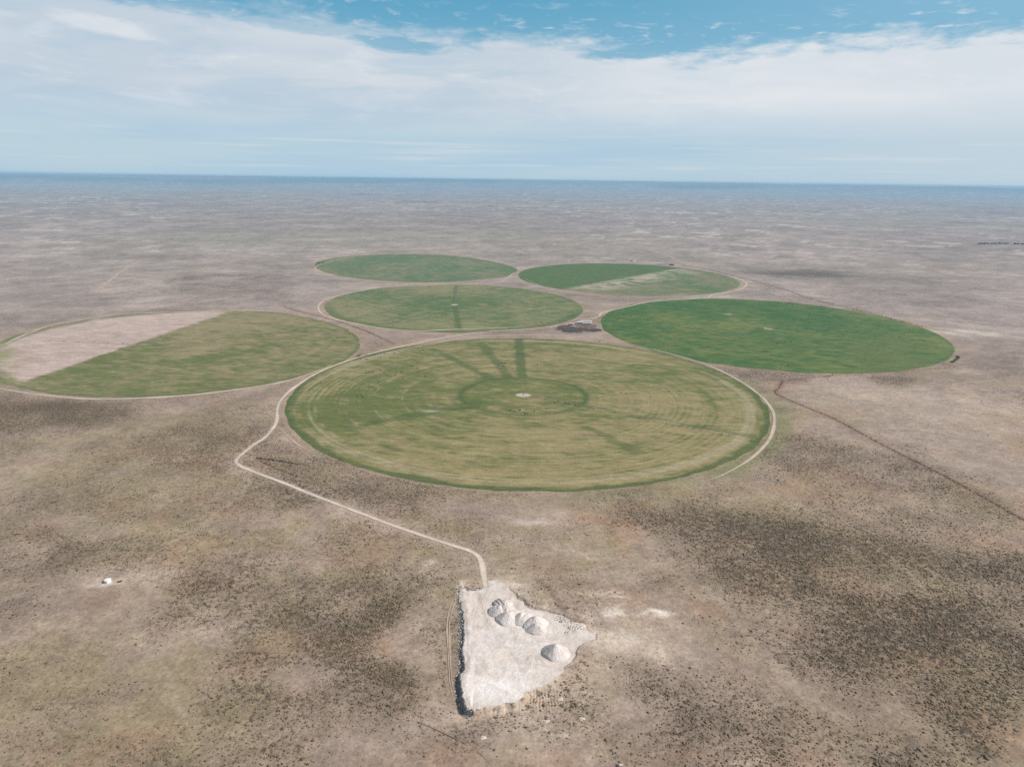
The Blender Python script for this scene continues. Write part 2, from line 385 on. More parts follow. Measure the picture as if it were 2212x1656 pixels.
def ground_colour(P, bz):
    x, y = P[:, 0], P[:, 1]
    r = np.hypot(x, y)
    W = warp(P, 120, 110, 5)
    n0 = fbm(x, y, 420, 5, 41); n1 = fbm(x, y, 90, 4, 42); n2 = fbm(x, y, 26, 3, 43); n3 = fbm(x, y, 1600, 4, 44)
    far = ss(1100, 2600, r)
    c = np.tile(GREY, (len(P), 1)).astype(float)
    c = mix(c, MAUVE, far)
    n6 = fbm(x, y, 11, 3, 52)
    c = c * (1 + .34 * (n1 - .5) + .36 * (n2 - .5) + .34 * (n6 - .5) * (r < 1500))[:, None]
    ol = np.clip(beval(B_OLIVE, W) * (.45 + 1.8 * (n1 - .35)) + .5 * ss(.52, .64, n0) * (1 - .6 * far) * (.3 + 1.2 * n2) + .7 * ss(.54, .66, n1) * (r < 1600) * (.2 + 1.4 * n2) + .35 * ss(.54, .66, n2) * (r < 1600), 0, 1)
    c = mix(c, OLIVE * (1 + .1 * far[:, None]), ol * .66)
    ru = np.clip(beval(B_RUST, W) * (.4 + 1.3 * n1) + .55 * ss(.58, .70, fbm(x, y, 60, 4, 45)) * (r < 1600), 0, 1)
    c = mix(c, RUST, ru * .7)
    bare = np.clip(beval(B_BARE, W), 0, 1)
    c = mix(c, C(.40, .322, .27), bare * .55)
    pl = np.clip(beval(B_PALE, warp(P, 26, 22, 8)) * (.3 + 1.6 * n2), 0, 1)
    c = mix(c, PALE, pl * .85)
    ck = np.clip(beval(B_CHALK, warp(P, 16, 10, 9)) * (.2 + 1.7 * n2) - .12, 0, 1)
    c = mix(c, C(.64, .57, .51), ck)
    # wide bands of the far plain
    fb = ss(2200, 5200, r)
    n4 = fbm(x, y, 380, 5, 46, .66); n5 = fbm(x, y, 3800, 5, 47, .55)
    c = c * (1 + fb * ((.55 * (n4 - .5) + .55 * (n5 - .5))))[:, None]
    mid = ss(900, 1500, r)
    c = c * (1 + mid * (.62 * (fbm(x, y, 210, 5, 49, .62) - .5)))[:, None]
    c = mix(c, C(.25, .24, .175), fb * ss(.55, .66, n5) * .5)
    draw = fb * ss(.045, .0, np.abs(fbm(x, y, 900, 4, 53) - .5)) * ss(.40, .55, n4)
    c = mix(c, C(.15, .135, .115), np.clip(draw, 0, 1) * .45)
    chalky = fb * ss(.645, .69, fbm(x, y, 130, 4, 48, .6)) * ss(.47, .55, n3)
    c = mix(c, C(.66, .59, .52), np.clip(chalky, 0, 1) * .55)
    hill = ss(28500, 32500, r + 9000 * (n5 - .5))
    c = mix(c, C(.105, .12, .085), hill * (.55 + .5 * ss(.45, .6, n5)))
    dkf = np.clip(beval(B_FARDARK, warp(P, 160, 200, 12)) * (.3 + 1.4 * n1), 0, 1)  # far dark bands, painted cloud shadow among them
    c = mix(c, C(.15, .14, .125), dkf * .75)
    # worn verges along roads and field edges
    d = lines_near(P, [k for k in ROADS if ROADS[k][2] in ('road', 'track')], ROADS)
    c = mix(c, C(.40, .315, .255), (1 - ss(3, 30, d + 20 * (n2 - .5))) * .72)
    dt = lines_near(P, [k for k in ROADS if ROADS[k][2] == 'faint'], ROADS)
    c = mix(c, C(.40, .34, .25), (1 - ss(1, 7, dt)) * .3)
    df = lines_near(P, list(FENCES), FENCES)
    c = mix(c, C(.245, .155, .105), (1 - ss(2, 8, df + 3 * (n2 - .5))) * .75)
    for k in FIELD:
        fr = frel(k, P)
        m = (fr > -20) & (fr < 60)
        if m.any():
            t = (1 - ss(2, 42, fr[m] + 36 * (n2[m] - .5)))
            c[m] = mix(c[m], C(.355, .262, .19), t * .6)
    # the lush fringe right and below of the near circle
    c0 = FIELD[1][0]; fr = frel(1, P)
    th = np.arctan2(y - c0[1], x - c0[0])
    t = np.exp(-((fr - 14) / 24) ** 2) * np.exp(-((th + .62) / .85) ** 2) * (.3 + 1.5 * n2)
    c = mix(c, C(.16, .175, .07), np.clip(t, 0, 1) * .75)
    # far cultivated strips
    for (x0, y0, rx, ry, col) in FARPATCH:
        q = ((x - x0) / rx) ** 2 + ((y - y0) / ry) ** 2
        c = mix(c, np.array(col), (1 - ss(.7, 1.1, q + .8 * (n4 - .5))) * .75)
    # dark mottling where scrub is dense and where brush carries painted cloud shadow
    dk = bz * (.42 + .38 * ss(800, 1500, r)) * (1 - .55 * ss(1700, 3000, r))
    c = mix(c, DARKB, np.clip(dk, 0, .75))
    # around the pit
    near = np.hypot(x - PC[0], y - PC[1]) < 120
    if near.any():
        Q = P[near]; dq = polydist(Q, PPD)
        xx, yy = Q[:, 0], Q[:, 1]
        right = ss(PC[0] - 30, PC[0] + 10, xx)
        dust = np.exp(-np.maximum(dq, 0) / (2.0 + 16 * right)) * (.25 + 1.1 * fbm(xx, yy, 6, 3, 81))
        cc = mix(c[near], C(.60, .50, .42), np.clip(dust, 0, 1) * .75)
        for (qx, qy, sx, sy) in [(1020, 1300, 18, 10), (1420, 1000, 12, 18), (1300, 1150, 16, 10), (430, 1420, 14, 5)]:
            q = z1(qx, qy)
            t = np.exp(-(((xx - q[0]) / sx) ** 2 + ((yy - q[1]) / sy) ** 2)) * np.clip(1.8 * fbm(xx, yy, 3, 3, 82) - .25, 0, 1)
            cc = mix(cc, C(.43, .325, .235), np.clip(t * 1.0, 0, 1) * (dq > 0))
        q = z1(1100, 400)                     # gully above the pit
        g0, g1 = z1(1020, 270), z1(1260, 590)
        gd = linedist(Q, np.array([g0, z1(1130, 400), z1(1190, 500), g1, z1(1400, 640)]))
        cc = mix(cc, C(.20, .14, .105), np.exp(-(gd / 4.5) ** 2) * (.2 + 1.1 * fbm(xx, yy, 4, 3, 83)).clip(0, 1) * .7)
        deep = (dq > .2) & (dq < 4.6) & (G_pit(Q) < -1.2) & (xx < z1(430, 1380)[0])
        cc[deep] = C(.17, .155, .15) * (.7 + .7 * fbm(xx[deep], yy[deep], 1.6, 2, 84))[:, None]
        c[near] = cc
    return np.clip(c, .015, .8)


def g_far(x, y):
    return at(x, y)


def fpatch(x, y, rx, ry, col):
    c = at(x, y)
    return (c[0], c[1], abs(at(x + rx, y)[0] - c[0]), abs(at(x, y - ry)[1] - at(x, y + ry)[1]) / 2, col)


FARPATCH = [fpatch(790, 420, 38, 1.7, (.09, .11, .07)), fpatch(600, 409, 45, 1.6, (.22, .25, .12)), fpatch(1640, 402, 60, 1.6, (.07, .1, .08)), fpatch(1755, 456, 12, 1.4, (.06, .09, .07)),
            fpatch(2080, 480, 34, 2.4, (.12, .13, .12)), fpatch(470, 395, 40, 1.2, (.38, .36, .28)), fpatch(2140, 418, 24, 1.6, (.10, .16, .12)), fpatch(900, 436, 60, 1.4, (.15, .15, .13)), fpatch(300, 432, 36, 2.4, (.15, .15, .16)), fpatch(150, 437, 40, 1.2, (.15, .17, .15))]

# ------------------------------------------------------------------ materials
def new_mat(name):
    m = bpy.data.materials.new(name); m.use_nodes = True
    nt = m.node_tree
    b = nt.nodes['Principled BSDF']
    b.inputs['Roughness'].default_value = .95
    b.inputs['Specular IOR Level'].default_value = .12
    return m, nt, b


def simple(name, col, rough=.8, spec=.2, metal=0.0, var=.15, scale=1.5):
    m, nt, b = new_mat(name)
    N = nt.nodes.new; Lk = nt.links.new
    tc = N('ShaderNodeTexCoord'); nz = N('ShaderNodeTexNoise'); nz.inputs['Scale'].default_value = scale; nz.inputs['Detail'].default_value = 5
    Lk(tc.outputs['Object'], nz.inputs['Vector'])
    mr = N('ShaderNodeMapRange'); mr.inputs[1].default_value = .3; mr.inputs[2].default_value = .7; mr.inputs[3].default_value = 1 - var; mr.inputs[4].default_value = 1 + var
    Lk(nz.outputs['Fac'], mr.inputs[0])
    mx = N('ShaderNodeMix'); mx.data_type = 'RGBA'; mx.blend_type = 'MULTIPLY'; mx.inputs['Factor'].default_value = 1
    mx.inputs['A'].default_value = (*col, 1)
    Lk(mr.outputs[0], mx.inputs['B']); Lk(mx.outputs['Result'], b.inputs['Base Color'])
    b.inputs['Roughness'].default_value = rough; b.inputs['Specular IOR Level'].default_value = spec; b.inputs['Metallic'].default_value = metal
    return m


def attr_mat(name, layers, speckle=None, bump=None):
    """base colour from the 'col' attribute, broken up by world-space noise layers (scale in metres, amount)"""
    m, nt, b = new_mat(name)
    N = nt.nodes.new; Lk = nt.links.new
    at_ = N('ShaderNodeAttribute'); at_.attribute_name = 'col'
    geo = N('ShaderNodeNewGeometry')
    cur = at_.outputs['Color']
    for sc, amt, stretch in layers:
        mp = N('ShaderNodeMapping'); mp.inputs['Scale'].default_value = (1 / sc, 1 / (sc * stretch), 1 / sc)
        Lk(geo.outputs['Position'], mp.inputs['Vector'])
        nz = N('ShaderNodeTexNoise'); nz.inputs['Scale'].default_value = 1; nz.inputs['Detail'].default_value = 4; nz.inputs['Roughness'].default_value = .6
        Lk(mp.outputs[0], nz.inputs['Vector'])
        mr = N('ShaderNodeMapRange'); mr.inputs[1].default_value = .28; mr.inputs[2].default_value = .72; mr.inputs[3].default_value = 1 - amt; mr.inputs[4].default_value = 1 + amt
        Lk(nz.outputs['Fac'], mr.inputs[0])
        mx = N('ShaderNodeMix'); mx.data_type = 'RGBA'; mx.blend_type = 'MULTIPLY'; mx.inputs['Factor'].default_value = 1
        Lk(cur, mx.inputs['A']); Lk(mr.outputs[0], mx.inputs['B'])
        cur = mx.outputs['Result']
    if speckle:
        for sc, col, lo, hi, gain in speckle:      # dark scrub speckle, threshold driven by 'brush'
            ab = N('ShaderNodeAttribute'); ab.attribute_name = 'brush'
            mp = N('ShaderNodeMapping'); mp.inputs['Scale'].default_value = (1 / sc, 1 / sc, 1 / sc)
            Lk(geo.outputs['Position'], mp.inputs['Vector'])
            nz = N('ShaderNodeTexNoise'); nz.inputs['Scale'].default_value = 1; nz.inputs['Detail'].default_value = 3; nz.inputs['Roughness'].default_value = .65
            Lk(mp.outputs[0], nz.inputs['Vector'])
            ma = N('ShaderNodeMath'); ma.operation = 'MULTIPLY_ADD'; ma.inputs[1].default_value = gain
            Lk(ab.outputs['Fac'], ma.inputs[0]); Lk(nz.outputs['Fac'], ma.inputs[2])
            mr = N('ShaderNodeMapRange'); mr.inputs[1].default_value = lo; mr.inputs[2].default_value = hi
            Lk(ma.outputs[0], mr.inputs[0])
            mx = N('ShaderNodeMix'); mx.data_type = 'RGBA'
            Lk(mr.outputs[0], mx.inputs['Factor']); Lk(cur, mx.inputs['A']); mx.inputs['B'].default_value = (*col, 1)
            cur = mx.outputs['Result']
    Lk(cur, b.inputs['Base Color'])
    if bump:
        sc, dist = bump
        nz = N('ShaderNodeTexNoise'); nz.inputs['Scale'].default_value = 1 / sc; nz.inputs['Detail'].default_value = 5
        Lk(geo.outputs['Position'], nz.inputs['Vector'])
        bp = N('ShaderNodeBump'); bp.inputs['Distance'].default_value = dist; bp.inputs['Strength'].default_value = 1
        Lk(nz.outputs['Fac'], bp.inputs['Height']); Lk(bp.outputs[0], b.inputs['Normal'])
    return m


M_GROUND = attr_mat('dry_rangeland', [(240, .10, 1), (60, .13, 1), (14, .17, 1), (4.5, .22, 1), (1.6, .20, 1)], [(5.0, (.085, .066, .048), .64, .80, .22), (2.4, (.09, .07, .05), .66, .80, .12)], (3.0, .5))
M_FIELD = attr_mat('irrigated_pasture', [(70, .13, .4), (30, .19, .32), (9, .22, .3), (3.0, .24, .6)], None, (3.0, .35))
M_CHALK = attr_mat('crushed_chalk', [(16, .09, 1), (5, .12, 2.5), (1.4, .14, 1)], None, (1.6, .35))
M_ROAD = attr_mat('pale_gravel', [(10, .12, 1), (2.5, .14, 1)], None, None)
M_BUSH = attr_mat('sagebrush', [(1.0, .3, 1)], None, None)
M_COWB = simple('black_hide', (.018, .016, .015), .6, .3)
M_COWR = simple('reddish_brown_hide', (.11, .045, .025), .6, .3)
M_STEEL = simple('galvanised_steel', (.30, .305, .31), .55, .3, .2)
M_TYRE = simple('black_rubber', (.02, .02, .02), .9, .2)
M_WHITE = simple('white_paint', (.80, .81, .82), .4, .4, 0, .06)
M_DARKST = simple('dark_weathered_steel', (.045, .042, .045), .6, .4)
M_RUSTST = simple('rusty_steel', (.16, .075, .045), .8, .3)
M_WOOD = simple('weathered_wood', (.11, .08, .06), .9, .1)
M_WATER, _nt, _b = new_mat('stock_water'); _b.inputs['Base Color'].default_value = (.02, .035, .04, 1); _b.inputs['Roughness'].default_value = .5; _b.inputs['Specular IOR Level'].default_value = .25
M_MUD = attr_mat('wet_manure_mud', [(6, .3, .5), (2, .25, 1)], None, None)
M_ROCK = simple('chalk_rock', (.42, .38, .36), .95, .1, 0, .35, .4)
M_BARK = simple('bark', (.09, .065, .045), .95, .1)
M_LEAF = simple('dark_foliage', (.040, .062, .034), .9, .1, 0, .35, .5)
M_LUSH = simple('lush_foliage', (.13, .22, .075), .9, .1, 0, .35, .5)
M_ROOF = simple('white_sheet_roof', (.56, .56, .58), .6, .3, 0, .3, .25)


def tag(o, label=None, cat=None, group=None, kind=None):
    if label: o['label'] = label
    if cat: o['category'] = cat
    if group: o['group'] = group
    if kind: o['kind'] = kind
    return o


def mesh_np(name, V, F, mat, attrs=None, parent=None, smooth=True, link=True):
    me = bpy.data.meshes.new(name)
    V = np.asarray(V, np.float32)
    if isinstance(F, np.ndarray):
        n, k = F.shape
        me.vertices.add(len(V)); me.vertices.foreach_set('co', V.ravel())
        me.loops.add(n * k); me.loops.foreach_set('vertex_index', F.astype(np.int32).ravel())
        me.polygons.add(n)
        me.polygons.foreach_set('loop_start', np.arange(0, n * k, k, dtype=np.int32))
        me.polygons.foreach_set('loop_total', np.full(n, k, np.int32))
        me.update(calc_edges=True)
    else:
        me.from_pydata([tuple(map(float, v)) for v in V], [], F)
    if smooth:
        me.polygons.foreach_set('use_smooth', np.ones(len(me.polygons), bool))
    for an, av in (attrs or {}).items():
        if av.ndim == 2:
            a = me.attributes.new(an, 'FLOAT_COLOR', 'POINT')
            a.data.foreach_set('color', np.c_[av, np.ones(len(av))].astype(np.float32).ravel())
        else:
            a = me.attributes.new(an, 'FLOAT', 'POINT')
            a.data.foreach_set('value', av.astype(np.float32))
    me.materials.append(mat)
    me.validate()
    if not link:
        return me
    o = bpy.data.objects.new(name, me); COL.objects.link(o)
    if parent: o.parent = parent
    return o


def empty(name, loc=(0, 0, 0), rz=0.0):
    o = bpy.data.objects.new(name, None); COL.objects.link(o)
    o.location = loc; o.rotation_euler = (0, 0, rz); o.empty_display_size = 1
    return o


def copy_tree(o, parent=None):
    c = o.copy(); COL.objects.link(c)
    if parent: c.parent = parent
    for ch in list(o.children):
        copy_tree(ch, c)
    return c


class MB:
    """collects simple solids into one mesh"""
    def __init__(s): s.v = []; s.f = []
    def add(s, V, F):
        n = len(s.v); s.v += [tuple(map(float, p)) for p in V]; s.f += [tuple(i + n for i in f) for f in F]
    def bar(s, a, b, w, h=None, sides=4):
        a, b = Vector(a), Vector(b); h = h or w
        d = (b - a).normalized(); u = Vector((0, 0, 1)).cross(d)
        if u.length < 1e-3: u = Vector((1, 0, 0))
        u.normalize(); v = d.cross(u)
        V = []
        for p in (a, b):
            for k in range(sides):
                t = 2 * math.pi * (k + .5) / sides
                V.append(p + u * (math.cos(t) * w * .7) + v * (math.sin(t) * h * .7))
        F = [(k, (k + 1) % sides, sides + (k + 1) % sides, sides + k) for k in range(sides)] + [tuple(range(sides))[::-1], tuple(range(sides, 2 * sides))]
        s.add(V, F)
    def box(s, x0, x1, y0, y1, a, b):
        V = [(x, y, z) for z in (a, b) for (x, y) in ((x0, y0), (x1, y0), (x1, y1), (x0, y1))]
        s.add(V, [(3, 2, 1, 0), (4, 5, 6, 7), (0, 1, 5, 4), (1, 2, 6, 5), (2, 3, 7, 6), (3, 0, 4, 7)])
    def lathe(s, prof, seg=24, sx=1, sy=1, c=(0, 0)):
        V = []
        for r, z in prof:
            for k in range(seg):
                t = 2 * math.pi * k / seg
                V.append((c[0] + r * sx * math.cos(t), c[1] + r * sy * math.sin(t), z))
        F = []
        for i in range(len(prof) - 1):
            for k in range(seg):
                F.append((i * seg + k, i * seg + (k + 1) % seg, (i + 1) * seg + (k + 1) % seg, (i + 1) * seg + k))
        F.append(tuple(range(seg))[::-1]); F.append(tuple(range((len(prof) - 1) * seg, len(prof) * seg)))
        s.add(V, F)
    def build(s, name, mat, parent=None, smooth=False):
        return mesh_np(name, s.v, s.f, mat, None, parent, smooth)


# ------------------------------------------------------------------ ground sheet
EXPO = .20
x0, y0 = PP.min(0) - 34; x1, y1 = PP.max(0) + 34
front = np.linspace(-R_(58), R_(58), 520)
back = np.linspace(R_(58), 2 * math.pi - R_(58), 46)[1:-1]
ANG = np.concatenate([front, back])
RAD = [40.0, 120.0, 220.0, 280.0]
while RAD[-1] < 36000:
    RAD.append(RAD[-1] * (1.0095 if RAD[-1] < 3200 else 1.02))
RAD = np.array(RAD + [36400.0, 37200.0])
gx = np.outer(RAD, np.sin(ANG)); gy = np.outer(RAD, np.cos(ANG))
P = np.c_[gx.ravel(), gy.ravel()]
nr, na = gx.shape
Z = height(P)
Z = Z.reshape(nr, na); Z[-1] -= 900; Z = Z.ravel()
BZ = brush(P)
ring = np.arange(nr - 1)[:, None] * na + np.arange(na)[None, :]
nxt = np.arange(nr - 1)[:, None] * na + (np.arange(na)[None, :] + 1) % na
Fq = np.stack([ring, ring + na, nxt + na, nxt], -1).reshape(-1, 4)
inb = (P[:, 0] > x0 + 7) & (P[:, 0] < x1 - 7) & (P[:, 1] > y0 + 7) & (P[:, 1] < y1 - 7)
Fq = Fq[~inb[Fq].all(1)]
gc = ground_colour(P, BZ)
# fine patch round the pit, the same sheet
STEP = .62
nx, ny = int((x1 - x0) / STEP), int((y1 - y0) / STEP)
px, py = np.meshgrid(np.linspace(x0, x1, nx), np.linspace(y0, y1, ny))
Q = np.c_[px.ravel(), py.ravel()]
QZ = height(Q)
QD = polydist(Q, PPD)
QB = brush(Q)
ii = np.arange(ny - 1)[:, None] * nx + np.arange(nx - 1)[None, :]
FQ = np.stack([ii, ii + 1, ii + 1 + nx, ii + nx], -1).reshape(-1, 4)
slopeleft = (Q[:, 0] < z1(430, 1380)[0] + 2) & (G_pit(Q) < -1.0)
lim = np.where(slopeleft, 1.4, .3 + 4.2 * (fbm(Q[:, 0], Q[:, 1], 6, 4, 85, .6) - .5))
INS = (QD < lim)[FQ].all(1)
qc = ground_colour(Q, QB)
n0 = len(P)
# centre cap
V = np.c_[P, Z]; V = np.r_[V, np.c_[Q, QZ + .05], [[0, 0, 0]]]
cen = len(V) - 1
me_faces = np.r_[Fq, FQ[~INS] + n0]
cap = np.array([[cen, (k) % na, (k + 1) % na, cen] for k in range(0)])
allc = np.r_[gc, qc, [[.3, .25, .2]]]; allb = np.r_[BZ, QB, [0.3]]
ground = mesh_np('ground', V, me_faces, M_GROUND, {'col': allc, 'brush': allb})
tag(ground, 'dry scrub rangeland plain reaching to the blue horizon', 'ground', kind='structure')
# nadir cap below the camera
capv = [(0, 0, float(Z[:na].mean()))] + [(P[k, 0], P[k, 1], Z[k]) for k in range(na)]
ME = MB(); ME.add(capv, [(0, 1 + (k + 1) % na, 1 + k) for k in range(na)])
capo = mesh_np('ground_below', ME.v, ME.f, M_GROUND, {'col': np.tile(GREY, (len(ME.v), 1)), 'brush': np.full(len(ME.v), .2)})
tag(capo, 'dry ground below the viewpoint', 'ground', kind='structure')

# the chalk floor of the pit
used = np.unique(FQ[INS]); remap = -np.ones(len(Q), int); remap[used] = np.arange(len(used))
U = Q[used]; ud = QD[used]
ux, uy = U[:, 0], U[:, 1]
a1 = fbm(ux, uy, 22, 4, 91); a2 = fbm(ux * .35 + uy * .2, uy, 5, 4, 92); a3 = fbm(ux, uy, 3, 3, 93)
cc = np.tile(CHALK, (len(U), 1)).astype(float)
cc = mix(cc, C(.56, .485, .43), ss(.42, .62, a1) * .6)
cc = cc * (1 + .28 * (a2 - .5) + .22 * (a3 - .5))[:, None]
lowc = z1(650, 1220)
cc = mix(cc, C(.76, .72, .71), np.exp(-(((ux - lowc[0]) / 28) ** 2 + ((uy - lowc[1]) / 13) ** 2)) * .8)
cc = mix(cc, C(.55, .47, .40), ss(.60, .72, a2) * .4)
tc_ = z1(960, 900)
tr = np.hypot(ux - tc_[0], uy - tc_[1]); tth = np.arctan2(uy - tc_[1], ux - tc_[0])
cc = cc * (1 - .20 * (ss(.55, .68, vn(tth * 9, tr * .04, 95))) * np.exp(-((tr - 9) / 6) ** 2) * (tth < .3))[:, None]
for pts_, wd, am in [([(560, 300), (500, 420), (430, 560), (400, 760), (400, 950), (470, 1080)], 1.6, .14), ([(590, 310), (540, 430), (520, 600), (640, 740), (860, 800), (1060, 800), (1240, 740)], 1.5, .12),
                     ([(400, 800), (440, 900), (560, 980), (620, 1060), (800, 1090), (1000, 1050), (1180, 1040)], 1.2, -.10), ([(480, 380), (520, 560), (600, 680)], .8, .30), ([(900, 1000), (1060, 1020), (1200, 1060)], .7, .16),
                     ([(380, 1120), (560, 1150), (760, 1240), (860, 1290)], 1.5, -.10), ([(700, 330), (820, 430), (960, 560), (1140, 650), (1260, 770)], 1.8, .10), ([(620, 760), (760, 900), (840, 1020)], 1.0, .12)]:
    dl = linedist(U, smoothline([z1(*p) for p in pts_], 2.0))
    cc = cc * (1 - am * np.exp(-((dl - wd * .8) / (wd * .45)) ** 2) * (.4 + 1.2 * a3))[:, None]
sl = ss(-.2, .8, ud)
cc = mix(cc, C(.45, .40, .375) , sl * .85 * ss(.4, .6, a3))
edge = np.exp(-(ud / 2.2) ** 2) * ss(.45, .6, a3) * (ux > z1(520, 900)[0])
cc = mix(cc, C(.50, .38, .28), edge * .6)
dk = z1(1290, 640)
cc = mix(cc, C(.38, .34, .32), np.exp(-(((ux - dk[0]) / 9) ** 2 + ((uy - dk[1]) / 9) ** 2)) * ss(.5, .62, a3) * .7)
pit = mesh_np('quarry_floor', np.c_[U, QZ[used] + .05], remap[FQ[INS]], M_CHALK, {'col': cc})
tag(pit, 'white chalk floor of the small quarry at the end of the dirt road', 'quarry', kind='structure')

# ------------------------------------------------------------------ gravel piles
z2 = zm(1900, 2350, .22604)
PILES = [  # apex in the close-up, radius, height, ridge (dx, dy), label
    ((492, 205), 7.2, 5.6, (4.5, -3.0), 'pale gravel pile with several ridges, farthest back in the quarry'),
    ((432, 322), 8.2, 5.8, (0, 1.2), 'grey gravel pile at the left end of the heaped row'),
    ((545, 302), 8.0, 6.2, (2.2, 0), 'gravel pile in the second rank between the ridged pile and the large front cone'),
    ((578, 432), 9.4, 7.0, (1.0, 0), 'large gravel cone leading the row, with a wide shaded left flank'),
    ((672, 408), 7.2, 5.2, (3.5, 1.0), 'low pale gravel pile behind the large front cone, catching full sun'),
    ((820, 452), 8.2, 6.2, (1.0, 1.5), 'rounded gravel pile in the middle of the row'),
    ((898, 478), 7.0, 5.2, (1.2, 1.0), 'small gravel pile squeezed right of the rounded middle pile'),
    ((1072, 512), 9.2, 7.0, (1.0, .5), 'tall gravel cone at the right end of the row, half hidden by a lower one'),
    ((1082, 635), 7.6, 5.6, (.8, 0), 'low gravel cone standing in front of the tall right-end cone'),
    ((1432, 1003), 10.6, 7.6, (.8, .3), 'lone gravel cone set apart from the others'),
]
for i, (ap, rad, hh, rdg, lab) in enumerate(PILES):
    rad *= 1.13 if i == 9 else 1.22
    hh *= 1.0 if i == 9 else .95
    c = z2(*ap, hh)
    nrad, nseg = 26, 72
    V = []; 
    for a in range(nrad):
        for k in range(nseg):
            t = 2 * math.pi * k / nseg
            rr = a / (nrad - 1)
            wob = 1 + .07 * math.sin(2 * t + i) + .05 * math.sin(3 * t + 2.1 * i) + .03 * math.sin(7 * t + i)
            V.append((rr * rad * wob * math.cos(t), rr * rad * wob * math.sin(t), rr))
    V = np.array(V)
    rl = math.hypot(*rdg)
    # distance from the short crest line gives a cone drawn out along it
    ax = np.array(rdg) / (rl + 1e-6)
    tt = np.clip(V[:, 0] * ax[0] + V[:, 1] * ax[1], -rl * .5, rl * .5)
    dx, dy = V[:, 0] - tt * ax[0], V[:, 1] - tt * ax[1]
    dist = np.hypot(dx, dy)
    zz = hh - dist * (hh / (rad * .93))
    o2 = np.array([math.cos(2.2 * i + .6), math.sin(2.2 * i + .6)]) * rad * .36
    zz = np.maximum(zz, hh * .80 - np.hypot(V[:, 0] - o2[0], V[:, 1] - o2[1]) * (hh / (rad * .93)) if i != 9 else -9)
    zz = hh - np.sqrt((hh - zz) ** 2 + .03) + .17
    th = np.arctan2(V[:, 1], V[:, 0])
    zz += (fbm(th * 3.2 + 40 + i * 9, dist * .12, .5, 3, 100 + i) - .5) * .75 * np.clip(dist / 3, 0, 1) * np.clip(1.3 - dist / rad, .2, 1)
    zz += (fbm(V[:, 0], V[:, 1], 1.1, 3, 140 + i) - .5) * .28
    if i == 0:
        zz -= .9 * np.exp(-(((V[:, 0] + V[:, 1] * .7 + 1.2) % 3.0 - 1.5) / .6) ** 2) * (dist > 1)
    foot = ss(.86, 1.0, V[:, 2])
    zz = zz * (1 - foot) + (-.6) * foot
    F = np.array([[a * nseg + k, a * nseg + (k + 1) % nseg, (a + 1) * nseg + (k + 1) % nseg, (a + 1) * nseg + k] for a in range(nrad - 1) for k in range(nseg)])[:, ::-1]
    tone = (1 + .16 * (fbm(V[:, 0], V[:, 1], 4, 3, 160 + i) - .5) + .12 * (fbm(th * 5, dist * .05, .6, 2, 170 + i) - .5))
    col = C(.585, .53, .505)[None, :] * tone[:, None]
    o = mesh_np('gravel_pile', np.c_[V[:, :2], zz], F, M_CHALK, {'col': col})
    o.location = (c[0], c[1], .05)
    tag(o, lab, 'gravel pile', 'gravel piles in the quarry')

# ------------------------------------------------------------------ fields
GRN = {1: (C(.122, .140, .042), C(.262, .218, .106)), 2: (C(.125, .143, .046), C(.262, .212, .118)), 3: (C(.096, .142, .050), C(.225, .205, .105)),
       4: (C(.092, .150, .062), C(.215, .195, .115)), 5: (C(.078, .140, .046), C(.195, .185, .105)), 6: (C(.048, .112, .026), C(.150, .172, .052))}
DKG = C(.072, .105, .032)


def raydist(P, a, b):
    ab = b - a; ln = np.hypot(*ab); u = ab / ln
    t = (P - a) @ u
    d = np.abs((P - a) @ np.array([-u[1], u[0]]))
    return t / ln, d


